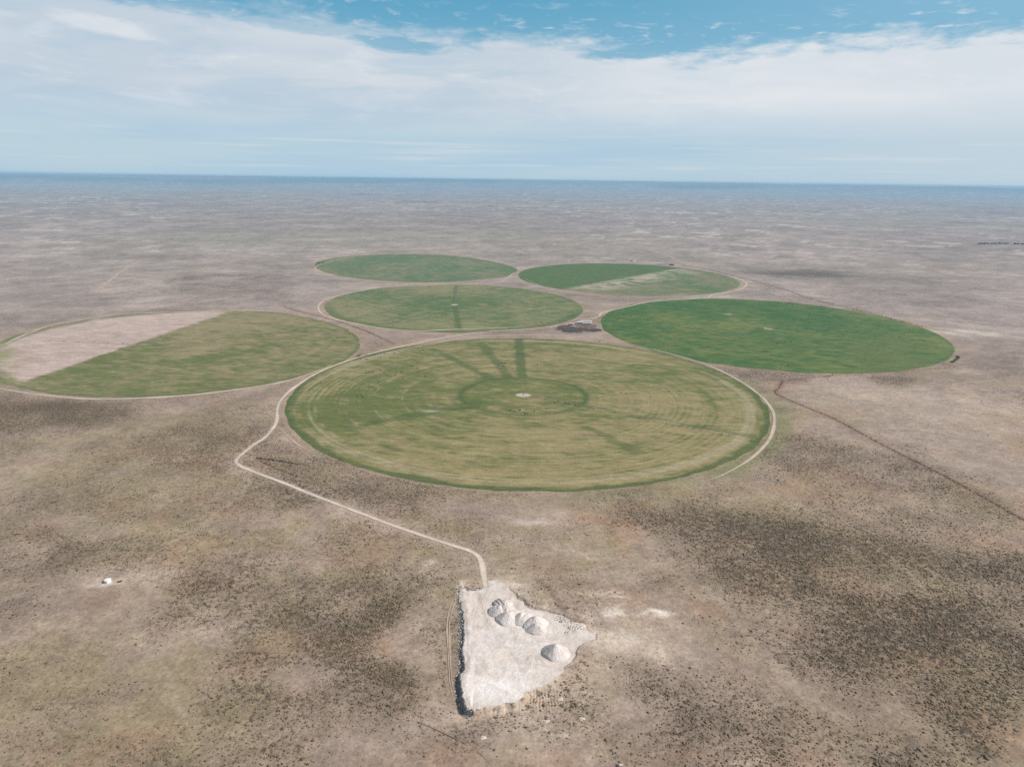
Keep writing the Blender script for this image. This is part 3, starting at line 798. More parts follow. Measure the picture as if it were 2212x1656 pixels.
def field(k, nrad, nang, name, label):
    c, R, _ = FIELD[k]; piv = PIV[k]
    th = np.linspace(0, 2 * math.pi, nang, endpoint=False)
    jit = (fbm(np.cos(th) * 60, np.sin(th) * 60, 5, 4, 200 + k, .65) - .5) * 9
    rm = frad(k, th) + jit
    rr = np.linspace(0, 1, nrad) ** .72
    X = c[0] + np.outer(rr, rm * np.cos(th)); Y = c[1] + np.outer(rr, rm * np.sin(th))
    P = np.c_[X.ravel(), Y.ravel()]
    x, y = P[:, 0], P[:, 1]
    q = np.repeat(rr, nang); tq = np.tile(th, nrad)
    g, tan = GRN[k]
    n1 = fbm(x * .7, y * .42, 90, 5, 210 + k); n2 = fbm(x * .55 + y * .2, y * .75, 15, 4, 220 + k); n3 = fbm(x, y, 260, 3, 230 + k)
    dp = np.hypot(x - piv[0], y - piv[1]) / R; tp = np.arctan2(y - piv[1], x - piv[0])
    streak = fbm(dp * 240, tp * 5.0, 6, 3, 240 + k)          # follows the wheel circles
    n7 = fbm(x * .35 + y * .3, y * .9, 5.5, 3, 260 + k)
    t = np.clip(.56 + 1.15 * (n1 - .5) + 1.25 * (n2 - .5) + 1.6 * (n7 - .5) + (1.3 if k == 1 else .55) * (streak - .5) * (.5 + n3) + 1.0 * (n3 - .5), -.3, 1.3)
    dark = np.zeros(len(P)); pale = np.zeros(len(P)); bare = np.zeros(len(P))
    rim = ss(.962, .985, q + .05 * (n2 - .5) + .04 * (n1 - .5))

    def spoke(b, w, amt, t0=0.0, t1=1.0, a=None, ragged=.6):
        nonlocal dark
        s, d = raydist(P, piv if a is None else a, b)
        m = (1 - ss(w * .55, w * 1.25, d + w * ragged * (n2 - .5) * 2)) * ss(t0 - .02, t0 + .02, s) * (1 - ss(t1 - .02, t1 + .02, s))
        dark = np.maximum(dark, amt * m)

    if k == 1:
        t += .25 * ss(-.2, -.9, np.sin(tp)) * ss(.3, .6, dp) - .12 * ss(0, .8, np.sin(tp)) * (np.cos(tp) < .3)
        t -= .22 * ss(.3, .95, -np.cos(tp)) * ss(.3, .5, dp)
        t += .34 * np.sin(dp * R * 2 * math.pi / 10.0 + 2 * n2) * ss(.38, .62, n3 + .25 * (n1 - .5)) * ss(.3, .45, dp)
        inner = ss(.275, .25, dp)
        t -= .34 * inner * ss(-.95, -.2, np.sin(tp)) + .12 * inner
        dark = np.maximum(dark, 1.0 * np.exp(-((dp - .262) / .014) ** 2) * (.5 + 1.0 * n2) * (.55 + .45 * ss(-1, .2, np.sin(tp))))
        spoke(at(1120, 729), 11, .8, .22, 1.0, ragged=.25); spoke(at(1038, 740), 11, .62, .24, 1.0); spoke(at(932, 752), 10, .62, .24, 1.0)
        spoke(at(690, 936), 15, .62, .2, .9, ragged=1.0); spoke(at(1655, 948), 6, .42, .25, .97, ragged=1.8)
        spoke(at(1400, 990), 9, .5, .55, .95, ragged=1.8)
        for (bx, by, sx, sy) in [(960, 940, 70, 16), (800, 900, 90, 20), (700, 880, 60, 30)]:
            b = at(bx, by); w_ = abs(at(bx + sx, by)[0] - b[0]); h_ = abs(at(bx, by + sy)[1] - b[1])
            t -= .45 * np.exp(-(((x - b[0]) / w_) ** 2 + ((y - b[1]) / h_) ** 2))
        for (bx, by, sx, sy) in [(1300, 770, 110, 14), (1180, 770, 50, 12), (1250, 950, 200, 40), (820, 920, 40, 12), (1420, 860, 110, 18), (1130, 1020, 240, 22)]:
            b = at(bx, by); w_ = abs(at(bx + sx, by)[0] - b[0]); h_ = abs(at(bx, by + sy)[1] - b[1])
            t += .35 * np.exp(-(((x - b[0]) / w_) ** 2 + ((y - b[1]) / h_) ** 2))
        for rr_ in (.50, .62, .73, .84, .90):
            pale = np.maximum(pale, .30 * np.exp(-((dp - rr_) / .005) ** 2) * ss(.45, .6, n2))
        pale = np.maximum(pale, .45 * ss(.955, .94, q) * ss(.90, .92, q) * ss(.42, .6, streak))
        dark = np.maximum(dark, .85 * rim * ss(.30, .5, n2 + .3) * (.6 + .4 * ss(-.6, .2, -np.sin(tq))))
        pc = np.exp(-(((x - piv[0]) / 13) ** 2 + ((y - piv[1]) / 11) ** 2)); bare = np.maximum(bare, ss(.25, .6, pc + .5 * (n2 - .5)))
        b = at(930, 888); bare = np.maximum(bare, .6 * np.exp(-(((x - b[0]) / 14) ** 2 + ((y - b[1]) / 6) ** 2)))
    if k == 2:
        a, b = at(452, 688), at(45, 826)
        ab = (b - a) / np.hypot(*(b - a)); side = (P - a) @ np.array([-ab[1], ab[0]])
        if ((at(150, 720) - a) @ np.array([-ab[1], ab[0]])) < 0: side = -side
        stub = ss(-8, 8, side + 16 * (n2 - .5) + 8 * (n7 - .5))
        s2 = np.maximum(stub * (1 - .75 * ss(.90, .95, q) * ss(.35, .6, n1 + .15)), 0)
        b2 = at(500, 760); t -= 1.1 * np.exp(-((dp - .36) / .08) ** 2) * ss(-.2, .6, np.cos(tp)) * ss(.2, -.6, np.sin(tp))
        t += .2 * ss(.4, .9, np.cos(tp)) - .1
        pv2 = at(108, 736)
        spoke(pv2, 2.5, .5, .3, .98)
        dark = np.maximum(dark, .5 * rim * (n2 > .4))
    if k == 3:
        spoke(at(992, 713), 8, .88, .05, 1.0, ragged=.3); spoke(at(838, 700), 7, .62, .25, 1.0); spoke(at(985, 617), 6, .45, .05, 1)
        dark = np.maximum(dark, .45 * np.exp(-((dp - .30) / .07) ** 2) * ss(-.9, .0, np.sin(tp)))
        t -= .4 * ss(.5, .1, dp); t += .25 * ss(.55, .8, dp) * (np.sin(tp) < .2)
        dark = np.maximum(dark, .7 * ss(.90, .96, q + .03 * (n2 - .5)) * ss(.3, -.6, np.sin(tq)))
        pc = np.exp(-(((x - piv[0]) / 10) ** 2 + ((y - piv[1]) / 12) ** 2)); bare = np.maximum(bare, ss(.3, .6, pc))
    if k == 4:
        t -= .22
        b = at(1000, 570); t += .75 * np.exp(-(((x - b[0]) / 110) ** 2 + ((y - b[1]) / 150) ** 2))
        dark = np.maximum(dark, .35 * rim)
    if k == 5:
        a, b = at(1440, 584), at(1234, 621)
        ab = (b - a) / np.hypot(*(b - a)); side = (P - a) @ np.array([-ab[1], ab[0]])
        if ((at(1250, 590) - a) @ np.array([-ab[1], ab[0]])) < 0: side = -side
        lush = ss(-4, 6, side)
        t = t * (1 - .9 * lush) + .12 * (1 - lush)
        bare = np.maximum(bare, .60 * np.exp(-((side + 55) / 75) ** 2) * (1 - ss(-6, 10, side)) * ss(.30, .62, n2 + .35 * (n1 - .4)) * ss(1, .75, q))
        dark = np.maximum(dark, .45 * lush * ss(.40, .55, n3 + .2))
    if k == 6:
        t = np.clip(t * .8 - .2 + .5 * (n3 - .5) + .35 * ss(.6, 1, np.cos(tp)) * ss(.5, 1, dp) + .22 * ss(.5, 1, -np.cos(tp)) * ss(.4, 1, dp), 0, 1)
        b = at(1560, 705); t += .35 * np.exp(-(((x - b[0]) / 130) ** 2 + ((y - b[1]) / 70) ** 2)) * (.4 + n2)
        dark = np.maximum(dark, .5 * ss(.5, .65, n1) * ss(-.3, .5, -np.sin(tp)))
        pc = np.exp(-(((x - piv[0]) / 11) ** 2 + ((y - piv[1]) / 14) ** 2)); bare = np.maximum(bare, .45 * ss(.3, .6, pc))
        b = at(1574, 679); bare = np.maximum(bare, .6 * np.exp(-(((x - b[0]) / 9) ** 2 + ((y - b[1]) / 10) ** 2)))
    wt = np.abs(((dp * 9.42) % 1) - .5) * 2
    trk = ss(.93, 1.0, wt) * (.35 + .9 * n2) * ss(.06, .12, dp)
    t = np.clip(t + (.35 if k == 1 else .15) * trk * (n1 > .42), 0, 1)
    dark = np.maximum(dark, (.22 if k == 1 else .10) * ss(.80, .9, wt) * (1 - ss(.9, .96, wt)) * ss(.4, .6, n2) * (k in (1, 2, 3, 6)))
    col = mix(np.tile(g, (len(P), 1)), tan, t)
    if k == 2:
        st = mix(np.tile(C(.455, .358, .312), (len(P), 1)), C(.36, .275, .225), np.clip(1.6 * (n1 - .35) + 1.2 * (n2 - .5), 0, 1))
        st = mix(st, C(.26, .26, .12), ss(.80, .9, q) * ss(.5, .62, n1) * .8)
        col = mix(col, st, s2)
    if k == 1: col = mix(col, C(.38, .325, .225), pale)
    col = mix(col, DKG * (1.0 if k == 1 else 1.15), np.clip(dark, 0, .9))
    col = mix(col, C(.50, .425, .35), np.clip(bare, 0, 1))
    F = []
    ring = np.arange(nrad - 1)[:, None] * nang + np.arange(nang)[None, :]
    nx_ = np.arange(nrad - 1)[:, None] * nang + (np.arange(nang)[None, :] + 1) % nang
    F = np.stack([ring, ring + nang, nx_ + nang, nx_], -1).reshape(-1, 4)
    o = mesh_np(name, np.c_[P, np.full(len(P), .11 + .012 * k)], F, M_FIELD, {'col': col})
    tag(o, label, 'field', 'circular irrigated fields', 'structure')
    return o


field(1, 230, 620, 'field', 'largest and nearest circular field, olive green with dark spokes and an inner ring')
field(2, 170, 420, 'field', 'circular field with a bare tan stubble half, cut by the left picture edge')
field(3, 130, 360, 'field', 'circular field with one dark straight spoke toward the road, in the middle of the six')
field(4, 90, 260, 'field', 'farthest circular field, at the upper left of the cluster')
field(5, 100, 280, 'field', 'circular field split diagonally into dark green and dull green, at the upper right')
field(6, 150, 380, 'field', 'deep green circular field at the right of the cluster')


# ------------------------------------------------------------------ roads and tracks
RCOL = {'road': C(.56, .47, .395), 'track': C(.475, .388, .315), 'faint': C(.35, .282, .205), 'rut': C(.39, .315, .23), 'dark': C(.17, .125, .095)}
RLAB = {'main': ('road', 'pale dirt road running from the chalk quarry past all the circles'),
        'mid_loop': ('track', 'pale track looping round the middle circle'), 'far_loop': ('track', 'thin track round the farthest circle'),
        'left_loop': ('track', 'broad track along the lower edge of the half tan circle'), 'left_top': ('track', 'track along the upper edge of the half tan circle'),
        'inner_side': ('track', 'track along the right edge of the largest circle'), 'top_side': ('track', 'track along the top edge of the largest circle'),
        'bottom_side': ('track', 'short worn track at the lower left edge of the largest circle'), 'five_low': ('track', 'track along the lower edge of the two tone circle'),
        'right_white': ('track', 'wide white track beside the right end of the deep green circle'), 'distant_track': ('track', 'faint track crossing the scrub behind the half tan circle'),
        'far_diag': ('track', 'faint track on the plain above the two tone circle'), 'far_short': ('track', 'short faint track on the plain above the farthest circle'),
        'far_left': ('track', 'faint track at the left picture edge above the half tan circle'), 'far_cross': ('track', 'distant pale track across the left part of the far plain'),
        'far_cross_right': ('track', 'distant pale track across the right part of the far plain'),
        'tracks_a': ('path', 'faint path from the road bend down to the white tank'), 'tracks_b': ('path', 'faint path leading from the rusty trough to the bottom of the picture'),
        'rut_left': ('track', 'outer wheel rut left of the quarry'), 'rut_right': ('track', 'inner wheel rut left of the quarry'),
        'dark_trail_a': ('path', 'thin dark trail below the quarry'), 'trail_c': ('path', 'thin dark trail in the lower right scrub'),
        'cow_path_a': ('path', 'long pale cattle path right of the quarry'), 'cow_path_b': ('path', 'winding pale cattle path beside the long one, right of the quarry'),
        'cow_path_c': ('path', 'short cattle path in the dark scrub at the right')}
zoff = .20
for ki, (k, (ln, w, typ)) in enumerate(ROADS.items()):
    if typ in ('skip', 'faint'): continue
    zoff += .012
    T = np.gradient(ln, axis=0); T /= np.hypot(T[:, 0], T[:, 1])[:, None] + 1e-9
    Nn = np.c_[-T[:, 1], T[:, 0]]
    n = len(ln); cols = 7
    V = []; colr = []
    j1 = fbm(np.arange(n) * 1., np.zeros(n), 5, 3, 300 + ki); j2 = fbm(np.arange(n) * 1., np.ones(n) * 50, 5, 3, 330 + ki)
    us = np.linspace(-1, 1, cols)
    for i in range(n):
        for u in us:
            ww = w * .5 * (.62 + .76 * (j1[i] if u < 0 else j2[i])) * (1 if typ == 'road' else min(1, .08 + .035 * min(i, n - 1 - i)))
            p = ln[i] + Nn[i] * u * ww
            V.append((p[0], p[1]))
            b = RCOL[typ] * (1 - .26 * u * u + .16 * (abs(abs(u) - .4) < .2) - .06 if typ in ('road', 'track') else 1.0) * (.82 + .36 * j1[i])
            colr.append(b)
    V = np.array(V); zz = height(V) + zoff
    F = np.array([[i * cols + a, (i + 1) * cols + a, (i + 1) * cols + a + 1, i * cols + a + 1] for i in range(n - 1) for a in range(cols - 1)])[:, ::-1]
    if typ in ('faint', 'dark'):
        keep = (j1[:-1] + .5 * fbm(np.arange(n - 1) * 1., np.ones(n - 1) * 9, 2.2, 2, 360 + ki)) > .70
        F = F[np.repeat(keep, cols - 1)]
    nm, lab = RLAB[k]
    o = mesh_np(nm, np.c_[V, zz], F, M_ROAD, {'col': np.array(colr)})
    tag(o, lab, nm, None, 'structure')

# ------------------------------------------------------------------ scrub
def ico_blob(rs):
    bm = bmesh.new(); bmesh.ops.create_icosphere(bm, subdivisions=1, radius=1)
    V = np.array([v.co[:] for v in bm.verts]); F = np.array([[v.index for v in f.verts] for f in bm.faces]); bm.free()
    r2 = np.random.default_rng(rs)
    V = V * (1 + r2.normal(0, .2, (len(V), 1)))
    V[:, 2] = np.maximum(V[:, 2], -.35) + .3
    return V, F


SHAPES = [ico_blob(s) for s in range(6)]
NC = 1000000
u = rng.random(NC)
RMIN, RMAX = 250, 1500
rr = np.sqrt(RMIN ** 2 + u * (RMAX ** 2 - RMIN ** 2))
aa = rng.uniform(-R_(41), R_(41), NC)
BP = np.c_[rr * np.sin(aa), rr * np.cos(aa)]
bd = brush(BP)
okm = rng.random(NC) < np.clip(bd * 1.2 - .03, 0.02, 1) ** 1.15 * .72
BP = BP[okm]; bd = bd[okm]
ok = np.ones(len(BP), bool)
for k in FIELD: ok &= frel(k, BP) > 6
ok &= lines_near(BP, [k for k in ROADS if ROADS[k][2] in ('road', 'track')], ROADS) > 6
ok &= lines_near(BP, [k for k in ROADS if ROADS[k][2] in ('faint', 'rut')], ROADS) > 1.6
nearp = np.hypot(*(BP - PC).T) < 130
ok[nearp] &= polydist(BP[nearp], PPD) > 5
I = img(BP)
ok &= (I[:, 0] > -160) & (I[:, 0] < 2372) & (I[:, 1] < 1800)
BP = BP[ok]; bd = bd[ok]; I = I[ok]
BH = height(BP)
size = np.clip(rng.lognormal(-.88, .40, len(BP)), .20, 1.4) * (.80 + .35 * bd)
yaw = rng.uniform(0, 6.28, len(BP)); el = rng.uniform(.75, 1.35, len(BP)); hgt = rng.uniform(.48, .78, len(BP))
sid = rng.integers(0, 6, len(BP))
dist = np.hypot(BP[:, 0], BP[:, 1])
inview = (I[:, 0] > 15) & (I[:, 0] < 2197) & (I[:, 1] < 1640) & (I[:, 1] > 0)
score = np.where(inview, size / np.hypot(dist, H), 0)
big = np.zeros(len(BP), bool); big[np.argsort(-score)[:300]] = True
tints = np.array([(.165, .120, .074), (.185, .148, .080), (.125, .104, .058), (.205, .135, .086), (.170, .128, .086)])
ti = rng.integers(0, 5, len(BP))
VV = []; FF = []; CC = []; off = 0
for s in range(6):
    Vs, Fs = SHAPES[s]
    m = (sid == s) & ~big
    n = m.sum(); c, sn = np.cos(yaw[m]), np.sin(yaw[m])
    sx = size[m] * el[m]; sy = size[m] / el[m]
    X = Vs[None, :, 0] * sx[:, None]; Y = Vs[None, :, 1] * sy[:, None]
    out = np.stack([BP[m, 0:1] + X * c[:, None] - Y * sn[:, None], BP[m, 1:2] + X * sn[:, None] + Y * c[:, None],
                    BH[m][:, None] + Vs[None, :, 2] * (size[m] * hgt[m])[:, None]], -1)
    VV.append(out.reshape(-1, 3))
    FF.append((Fs[None] + (np.arange(n) * len(Vs))[:, None, None]).reshape(-1, 3) + off)
    CC.append(np.repeat(tints[ti[m]] * rng.uniform(.75, 1.25, (n, 1)), len(Vs), 0)); off += n * len(Vs)
open('/tmp/w/n.txt','w').write(str(len(BP))) if False else None
o = mesh_np('scrub_vegetation', np.concatenate(VV), np.concatenate(FF), M_BUSH, {'col': np.concatenate(CC)}, smooth=False)
tag(o, 'dark brown sagebrush scrub scattered over the dry plain', 'scrub', kind='stuff')
bush_me = []
for s in range(6):
    Vs, Fs = SHAPES[s]
    bush_me.append(mesh_np('sagebrush', Vs, Fs, M_BUSH, {'col': np.tile(tints[s % 5], (len(Vs), 1))}, smooth=False, link=False))
for i in np.where(big)[0]:
    o = bpy.data.objects.new('sagebrush', bush_me[sid[i]]); COL.objects.link(o)
    o.location = (BP[i, 0], BP[i, 1], BH[i]); o.rotation_euler = (0, 0, yaw[i])
    o.scale = (size[i] * el[i], size[i] / el[i], size[i] * hgt[i])
    tag(o, 'large dark sagebrush clump standing in the nearest strip of scrub', 'bush', 'largest sagebrush clumps nearest the viewer')

# weeds caught along fences, one mass per fence
def tufts(name, ctr, smin, smax, cols, label, cat, mat=M_BUSH, kind='stuff', zadd=0.0, hs=(.6, 1.0)):
    V = []; F = []; Cc = []; o_ = 0
    hh = height(np.array(ctr))
    for i, p in enumerate(ctr):
        Vs, Fs = SHAPES[random.randrange(6)]
        s = random.uniform(smin, smax); yw = random.uniform(0, 6.28); c, sn = math.cos(yw), math.sin(yw); e = random.uniform(.8, 1.3)
        X, Y = Vs[:, 0] * s * e, Vs[:, 1] * s / e
        V.append(np.c_[p[0] + X * c - Y * sn, p[1] + X * sn + Y * c, hh[i] + zadd + Vs[:, 2] * s * random.uniform(*hs)])
        F.append(Fs + o_); o_ += len(Vs)
        Cc.append(np.tile(np.array(random.choice(cols)) * random.uniform(.8, 1.2), (len(Vs), 1)))
    o = mesh_np(name, np.concatenate(V), np.concatenate(F), mat, {'col': np.concatenate(Cc)}, smooth=False)
    return tag(o, label, cat, None, kind)


def along(ln, step, spread, dens=None):
    out = []
    for a, b in zip(ln[:-1], ln[1:]):
        n = max(1, int(np.hypot(*(b - a)) / step))
        for j in range(n):
            out.append(a + (b - a) * random.random() + np.random.default_rng(len(out)).normal(0, spread, 2))
    return out


WEED = [(.15, .085, .055), (.12, .075, .05), (.18, .11, .07)]
tufts('weeds', along(FENCES['right'], 1.1, .4), .4, .9, WEED, 'reddish brown weeds caught along the long right hand fence', 'weeds')
tufts('weeds', along(FENCES['right_top'], 3.0, .5), .35, .8, WEED, 'brown weeds along the fence below the deep green circle', 'weeds')
tufts('weeds', along(FENCES['left_mid'], 2.2, 1.0), .6, 1.3, WEED, 'reddish weeds along the fence between the half tan and middle circles', 'weeds')
tufts('weeds', along(FENCES['far_right'], 4, 1.2), .7, 1.4, WEED, 'dark weeds along the fence behind the deep green circle', 'weeds')
DITCH = [L([(556, 990), (590, 994), (622, 999), (648, 1003)], 4), L([(560, 994), (592, 1010), (620, 1021), (648, 1031)], 4)]
tufts('weeds', along(DITCH[0], .9, .7), .7, 1.4, [(.06, .04, .03), (.09, .055, .04)], 'dark upper line of weeds right of the road bend', 'weeds')
tufts('weeds', along(DITCH[1], 2.0, .7), .6, 1.2, [(.06, .04, .03), (.09, .055, .04)], 'thinner lower line of weeds right of the road bend', 'weeds')


def fence(ln, label, group):
    D = np.r_[0, np.cumsum(np.hypot(*np.diff(ln, axis=0).T))]
    n = int(D[-1] / 6)
    ds = np.linspace(0, D[-1], n + 1)
    P = np.c_[np.interp(ds, D, ln[:, 0]), np.interp(ds, D, ln[:, 1])]
    hh = height(P); b = MB()
    for p, h in zip(P, hh): b.bar((p[0], p[1], h - .3), (p[0], p[1], h + 1.35), .12)
    for i in range(n):
        for z in (.45, .85, 1.25):
            b.bar((*P[i], hh[i] + z), (*P[i + 1], hh[i + 1] + z), .02)
    return tag(b.build('wire_fence', M_WOOD), label, 'fence', group)


FG = 'wire fences across the range'
fence(FENCES['right'], 'long wire fence running from the largest circle to the right picture edge', FG)
fence(FENCES['right_top'], 'wire fence along the lower side of the deep green circle', FG)
fence(FENCES['left_mid'], 'wire fence running between the half tan circle and the middle circle', FG)
fence(FENCES['far_right'], 'wire fence behind the deep green circle and the two tone circle', FG)

# rubble of the dumped edge, left side of the quarry
cand = []
for a, b in zip(PPD, np.roll(PPD, -1, 0)):
    m = (a + b) / 2
    if m[0] < z1(430, 1380)[0] + 1:
        nrm = np.array([(b - a)[1], -(b - a)[0]]); nrm /= np.hypot(*nrm) + 1e-9
        if polydist(np.array([m + nrm]), PPD)[0] < 0: nrm = -nrm
        for _ in range(9): cand.append(m + nrm * random.uniform(.2, 5.0) + (b - a) * random.uniform(-.6, .6))
tufts('rubble', cand, .25, .75, [(.26, .24, .23), (.2, .18, .17), (.17, .155, .15), (.62, .58, .56)], 'dark broken rubble on the dumped bank at the left edge of the quarry', 'rubble', hs=(.5, .9))
cand = []
for q in [(1200, 590), (1230, 640), (1280, 680), (1330, 690), (1260, 720), (1300, 640), (1380, 670), (1200, 620)]:
    c0_ = z1(*q)
    cand += [c0_ + np.random.default_rng(int(q[0] + q[1] + j)).normal(0, 2.6, 2) for j in range(16)]
tufts('rubble', cand, .25, .7, [(.52, .47, .44), (.4, .36, .33), (.2, .17, .15)], 'loose chalk rubble at the right rim of the quarry', 'rubble', hs=(.5, .9))

# ------------------------------------------------------------------ centre pivots
NS = 9
def make_pivot(R):
    root = empty('center_pivot_irrigator')
    span = .955 * R / NS
    b = MB()
    for sx in (-1, 1):
        for sy in (-1, 1): b.bar((sx * 1.8, sy * 1.8, 0), (sx * .3, sy * .3, 4.2), .16)
    for z, w in ((1.4, 1.3), (2.8, .8)):
        for a_, b_ in (((-w, -w), (w, -w)), ((w, -w), (w, w)), ((w, w), (-w, w)), ((-w, w), (-w, -w))): b.bar((*a_, z), (*b_, z), .08)
    b.bar((0, 0, 0), (0, 0, 4.4), .3, sides=8); b.box(-.35, .35, -2.3, -1.7, .8, 2.0)
    b.build('pivot_tower', M_STEEL, root)
    for i in range(NS):
        s = MB(); xa, xb = i * span, (i + 1) * span
        pts = []
        for j in range(9):
            t = j / 8; pts.append((xa + (xb - xa) * t, 0, 3.7 + 1.1 * 4 * t * (1 - t)))
        for a_, b_ in zip(pts[:-1], pts[1:]): s.bar(a_, b_, .30, sides=6)
        low = [(xa + (xb - xa) * t, sy * .75, 3.55 + 1.1 * 4 * t * (1 - t) - 1.3 * math.sin(math.pi * t)) for t in [j / 8 for j in range(1, 8)] for sy in (-1, 1)]
        for j in range(0, len(low) - 2, 2):
            for q in (0, 1): s.bar(low[j + q], low[j + q + 2], .05)
            s.bar(low[j], low[j + 1], .05)
            for q in (0, 1): s.bar(pts[j // 2 + 1], low[j + q], .05)
        s.build('span', M_STEEL, root)
        t_ = MB()
        for sy in (-1, 1): t_.bar((xb, sy * 2.1, .7), (xb, sy * .15, 3.7), .14); t_.bar((xb, sy * 2.1, .7), (xb - .9, 0, 3.6), .09)
        t_.bar((xb, -2.2, .7), (xb, 2.2, .7), .2)
        tw = t_.build('drive_tower', M_STEEL, root)
        for sy in (-1, 1):
            w = MB(); V = []
            for dx in (-.18, .18):
                for k in range(14):
                    a_ = 2 * math.pi * k / 14; V.append((xb + dx, sy * 2.1 + .68 * math.cos(a_), .72 + .68 * math.sin(a_)))
            w.add(V, [(k, (k + 1) % 14, 14 + (k + 1) % 14, 14 + k) for k in range(14)] + [tuple(range(14))[::-1], tuple(range(14, 28))])
            w.build('wheel', M_TYRE, tw)
    return root


PIVT = {1: (at(1624, 951), 'centre pivot irrigator stretched across the right half of the largest circle'), 2: (at(108, 736), 'centre pivot irrigator lying across the tan stubble of the half tan circle'),
        3: (at(985, 619), 'centre pivot irrigator pointing straight away inside the middle circle'), 4: (at(838, 597), 'centre pivot irrigator in the farthest circle'),
        5: (at(1252, 628), 'centre pivot irrigator along the dividing line of the two tone circle'), 6: (at(1850, 716), 'centre pivot irrigator in the deep green circle')}
proto = make_pivot(FIELD[1][1])
for k, (e, lab) in PIVT.items():
    o = proto if k == 1 else copy_tree(proto)
    p = PIV[k]; d = e - p
    o.location = (p[0], p[1], .14); o.rotation_euler = (0, 0, math.atan2(d[1], d[0]))
    s = min(np.hypot(*d), 1.0 * FIELD[k][1]) / (.955 * FIELD[1][1]); o.scale = (s, 1, 1)
    tag(o, lab, 'irrigator', 'centre pivot irrigators')

# ------------------------------------------------------------------ cattle
def skin_mesh(name, verts, edges, rad):
    me = bpy.data.meshes.new(name); me.from_pydata(verts, edges, [])
    o = bpy.data.objects.new(name, me); COL.objects.link(o)
    md = o.modifiers.new('skin', 'SKIN')
    for i, r in enumerate(rad):
        sv = me.skin_vertices[0].data[i]; sv.radius = r if isinstance(r, tuple) else (r, r); sv.use_root = (i == 0)
    o.modifiers.new('sub', 'SUBSURF').levels = 1
    dg = bpy.context.evaluated_depsgraph_get(); dg.update()
    m2 = bpy.data.meshes.new_from_object(o.evaluated_get(dg))
    bpy.data.objects.remove(o); m2.name = name
    m2.polygons.foreach_set('use_smooth', np.ones(len(m2.polygons), bool))
    return m2


def cow_mesh(graze):
    v = [(-.55, 0, 1.02), (-.1, 0, .98), (.45, 0, 1.0), (.78, 0, 1.08)]
    r = [(.33, .36), (.40, .42), (.36, .42), (.22, .28)]
    e = [(0, 1), (1, 2), (2, 3)]
    hd = [(1.05, 0, .85), (1.22, 0, .42), (1.34, 0, .14)] if graze else [(1.08, 0, 1.30), (1.28, 0, 1.36), (1.58, 0, 1.20)]
    for q, rr_ in zip(hd, (.17, .15, .09)): v.append(q); r.append(rr_)
    e += [(3, 4), (4, 5), (5, 6)]
    for sy in (-1, 1):      # hind legs: knee, hock, hoof
        n = len(v); v += [(-.72, sy * .22, .78), (-.66, sy * .22, .62), (-.86, sy * .22, .40), (-.80, sy * .22, .04)]; r += [.17, .13, .075, .07]
        e += [(0, n), (n, n + 1), (n + 1, n + 2), (n + 2, n + 3)]
        n = len(v); v += [(.52, sy * .20, .72), (.55, sy * .20, .42), (.54, sy * .20, .04)]; r += [.14, .085, .07]
        e += [(2, n), (n, n + 1), (n + 1, n + 2)]
    n = len(v); v += [(-.98, 0, 1.18), (-1.05, 0, .65)]; r += [.07, .04]; e += [(0, n), (n, n + 1)]
    n = len(v)
    h1 = hd[1]
    v += [(h1[0] - .05, .24, h1[2] + .08), (h1[0] - .05, -.24, h1[2] + .08)]; r += [.05, .05]; e += [(5, n), (5, n + 1)]
    return skin_mesh('cow', v, e, r)


COWM = []
for g_, mt in ((True, M_COWB), (False, M_COWB), (True, M_COWR)):
    m_ = cow_mesh(g_); m_.materials.clear(); m_.materials.append(mt); COWM.append(m_)

za = zm(1850, 1480, .226); zb = zm(1050, 1340, .4521); zc = zm(2050, 1340, .4973); zd = zm(1200, 1000, .4069); ze = zm(2000, 1000, .4747)
zf = zm(3000, 1170, .4069); zg = zm(1100, 1240, .226); zh = zm(2150, 1230, .13562)
COWS = []
def cows(f, lst): COWS.extend([f(*q) for q in lst])
cows(za, [(843, 727), (921, 735), (1000, 713), (1027, 713), (1135, 705), (1088, 757), (1113, 777), (1153, 773), (1268, 740), (1490, 687), (1633, 582), (1690, 555), (1815, 588), (1888, 612), (1985, 572), (2000, 630)])
cows(zb, [(870, 215), (910, 215), (925, 217), (993, 180), (1050, 195), (1080, 172), (1130, 207), (1163, 163), (1275, 147), (1390, 148), (1423, 133), (1413, 118), (1380, 117), (1427, 102), (1370, 247), (1323, 280), (1365, 295), (1380, 298), (1037, 312),
          (1050, 320), (920, 335), (943, 333), (957, 333), (978, 333), (1078, 335), (1187, 333), (1225, 330), (1240, 338), (1175, 358), (1438, 366), (1438, 373), (1027, 420), (950, 452), (975, 455), (838, 543), (870, 530), (885, 537), (885, 552), (2087, 265), (2130, 275), (2143, 250), (2120, 248)])
cows(zc, [(507, 77), (660, 142), (383, 207), (203, 243), (228, 115), (415, 92), (430, 95), (15, 212), (873, 470), (913, 478), (653, 597)])
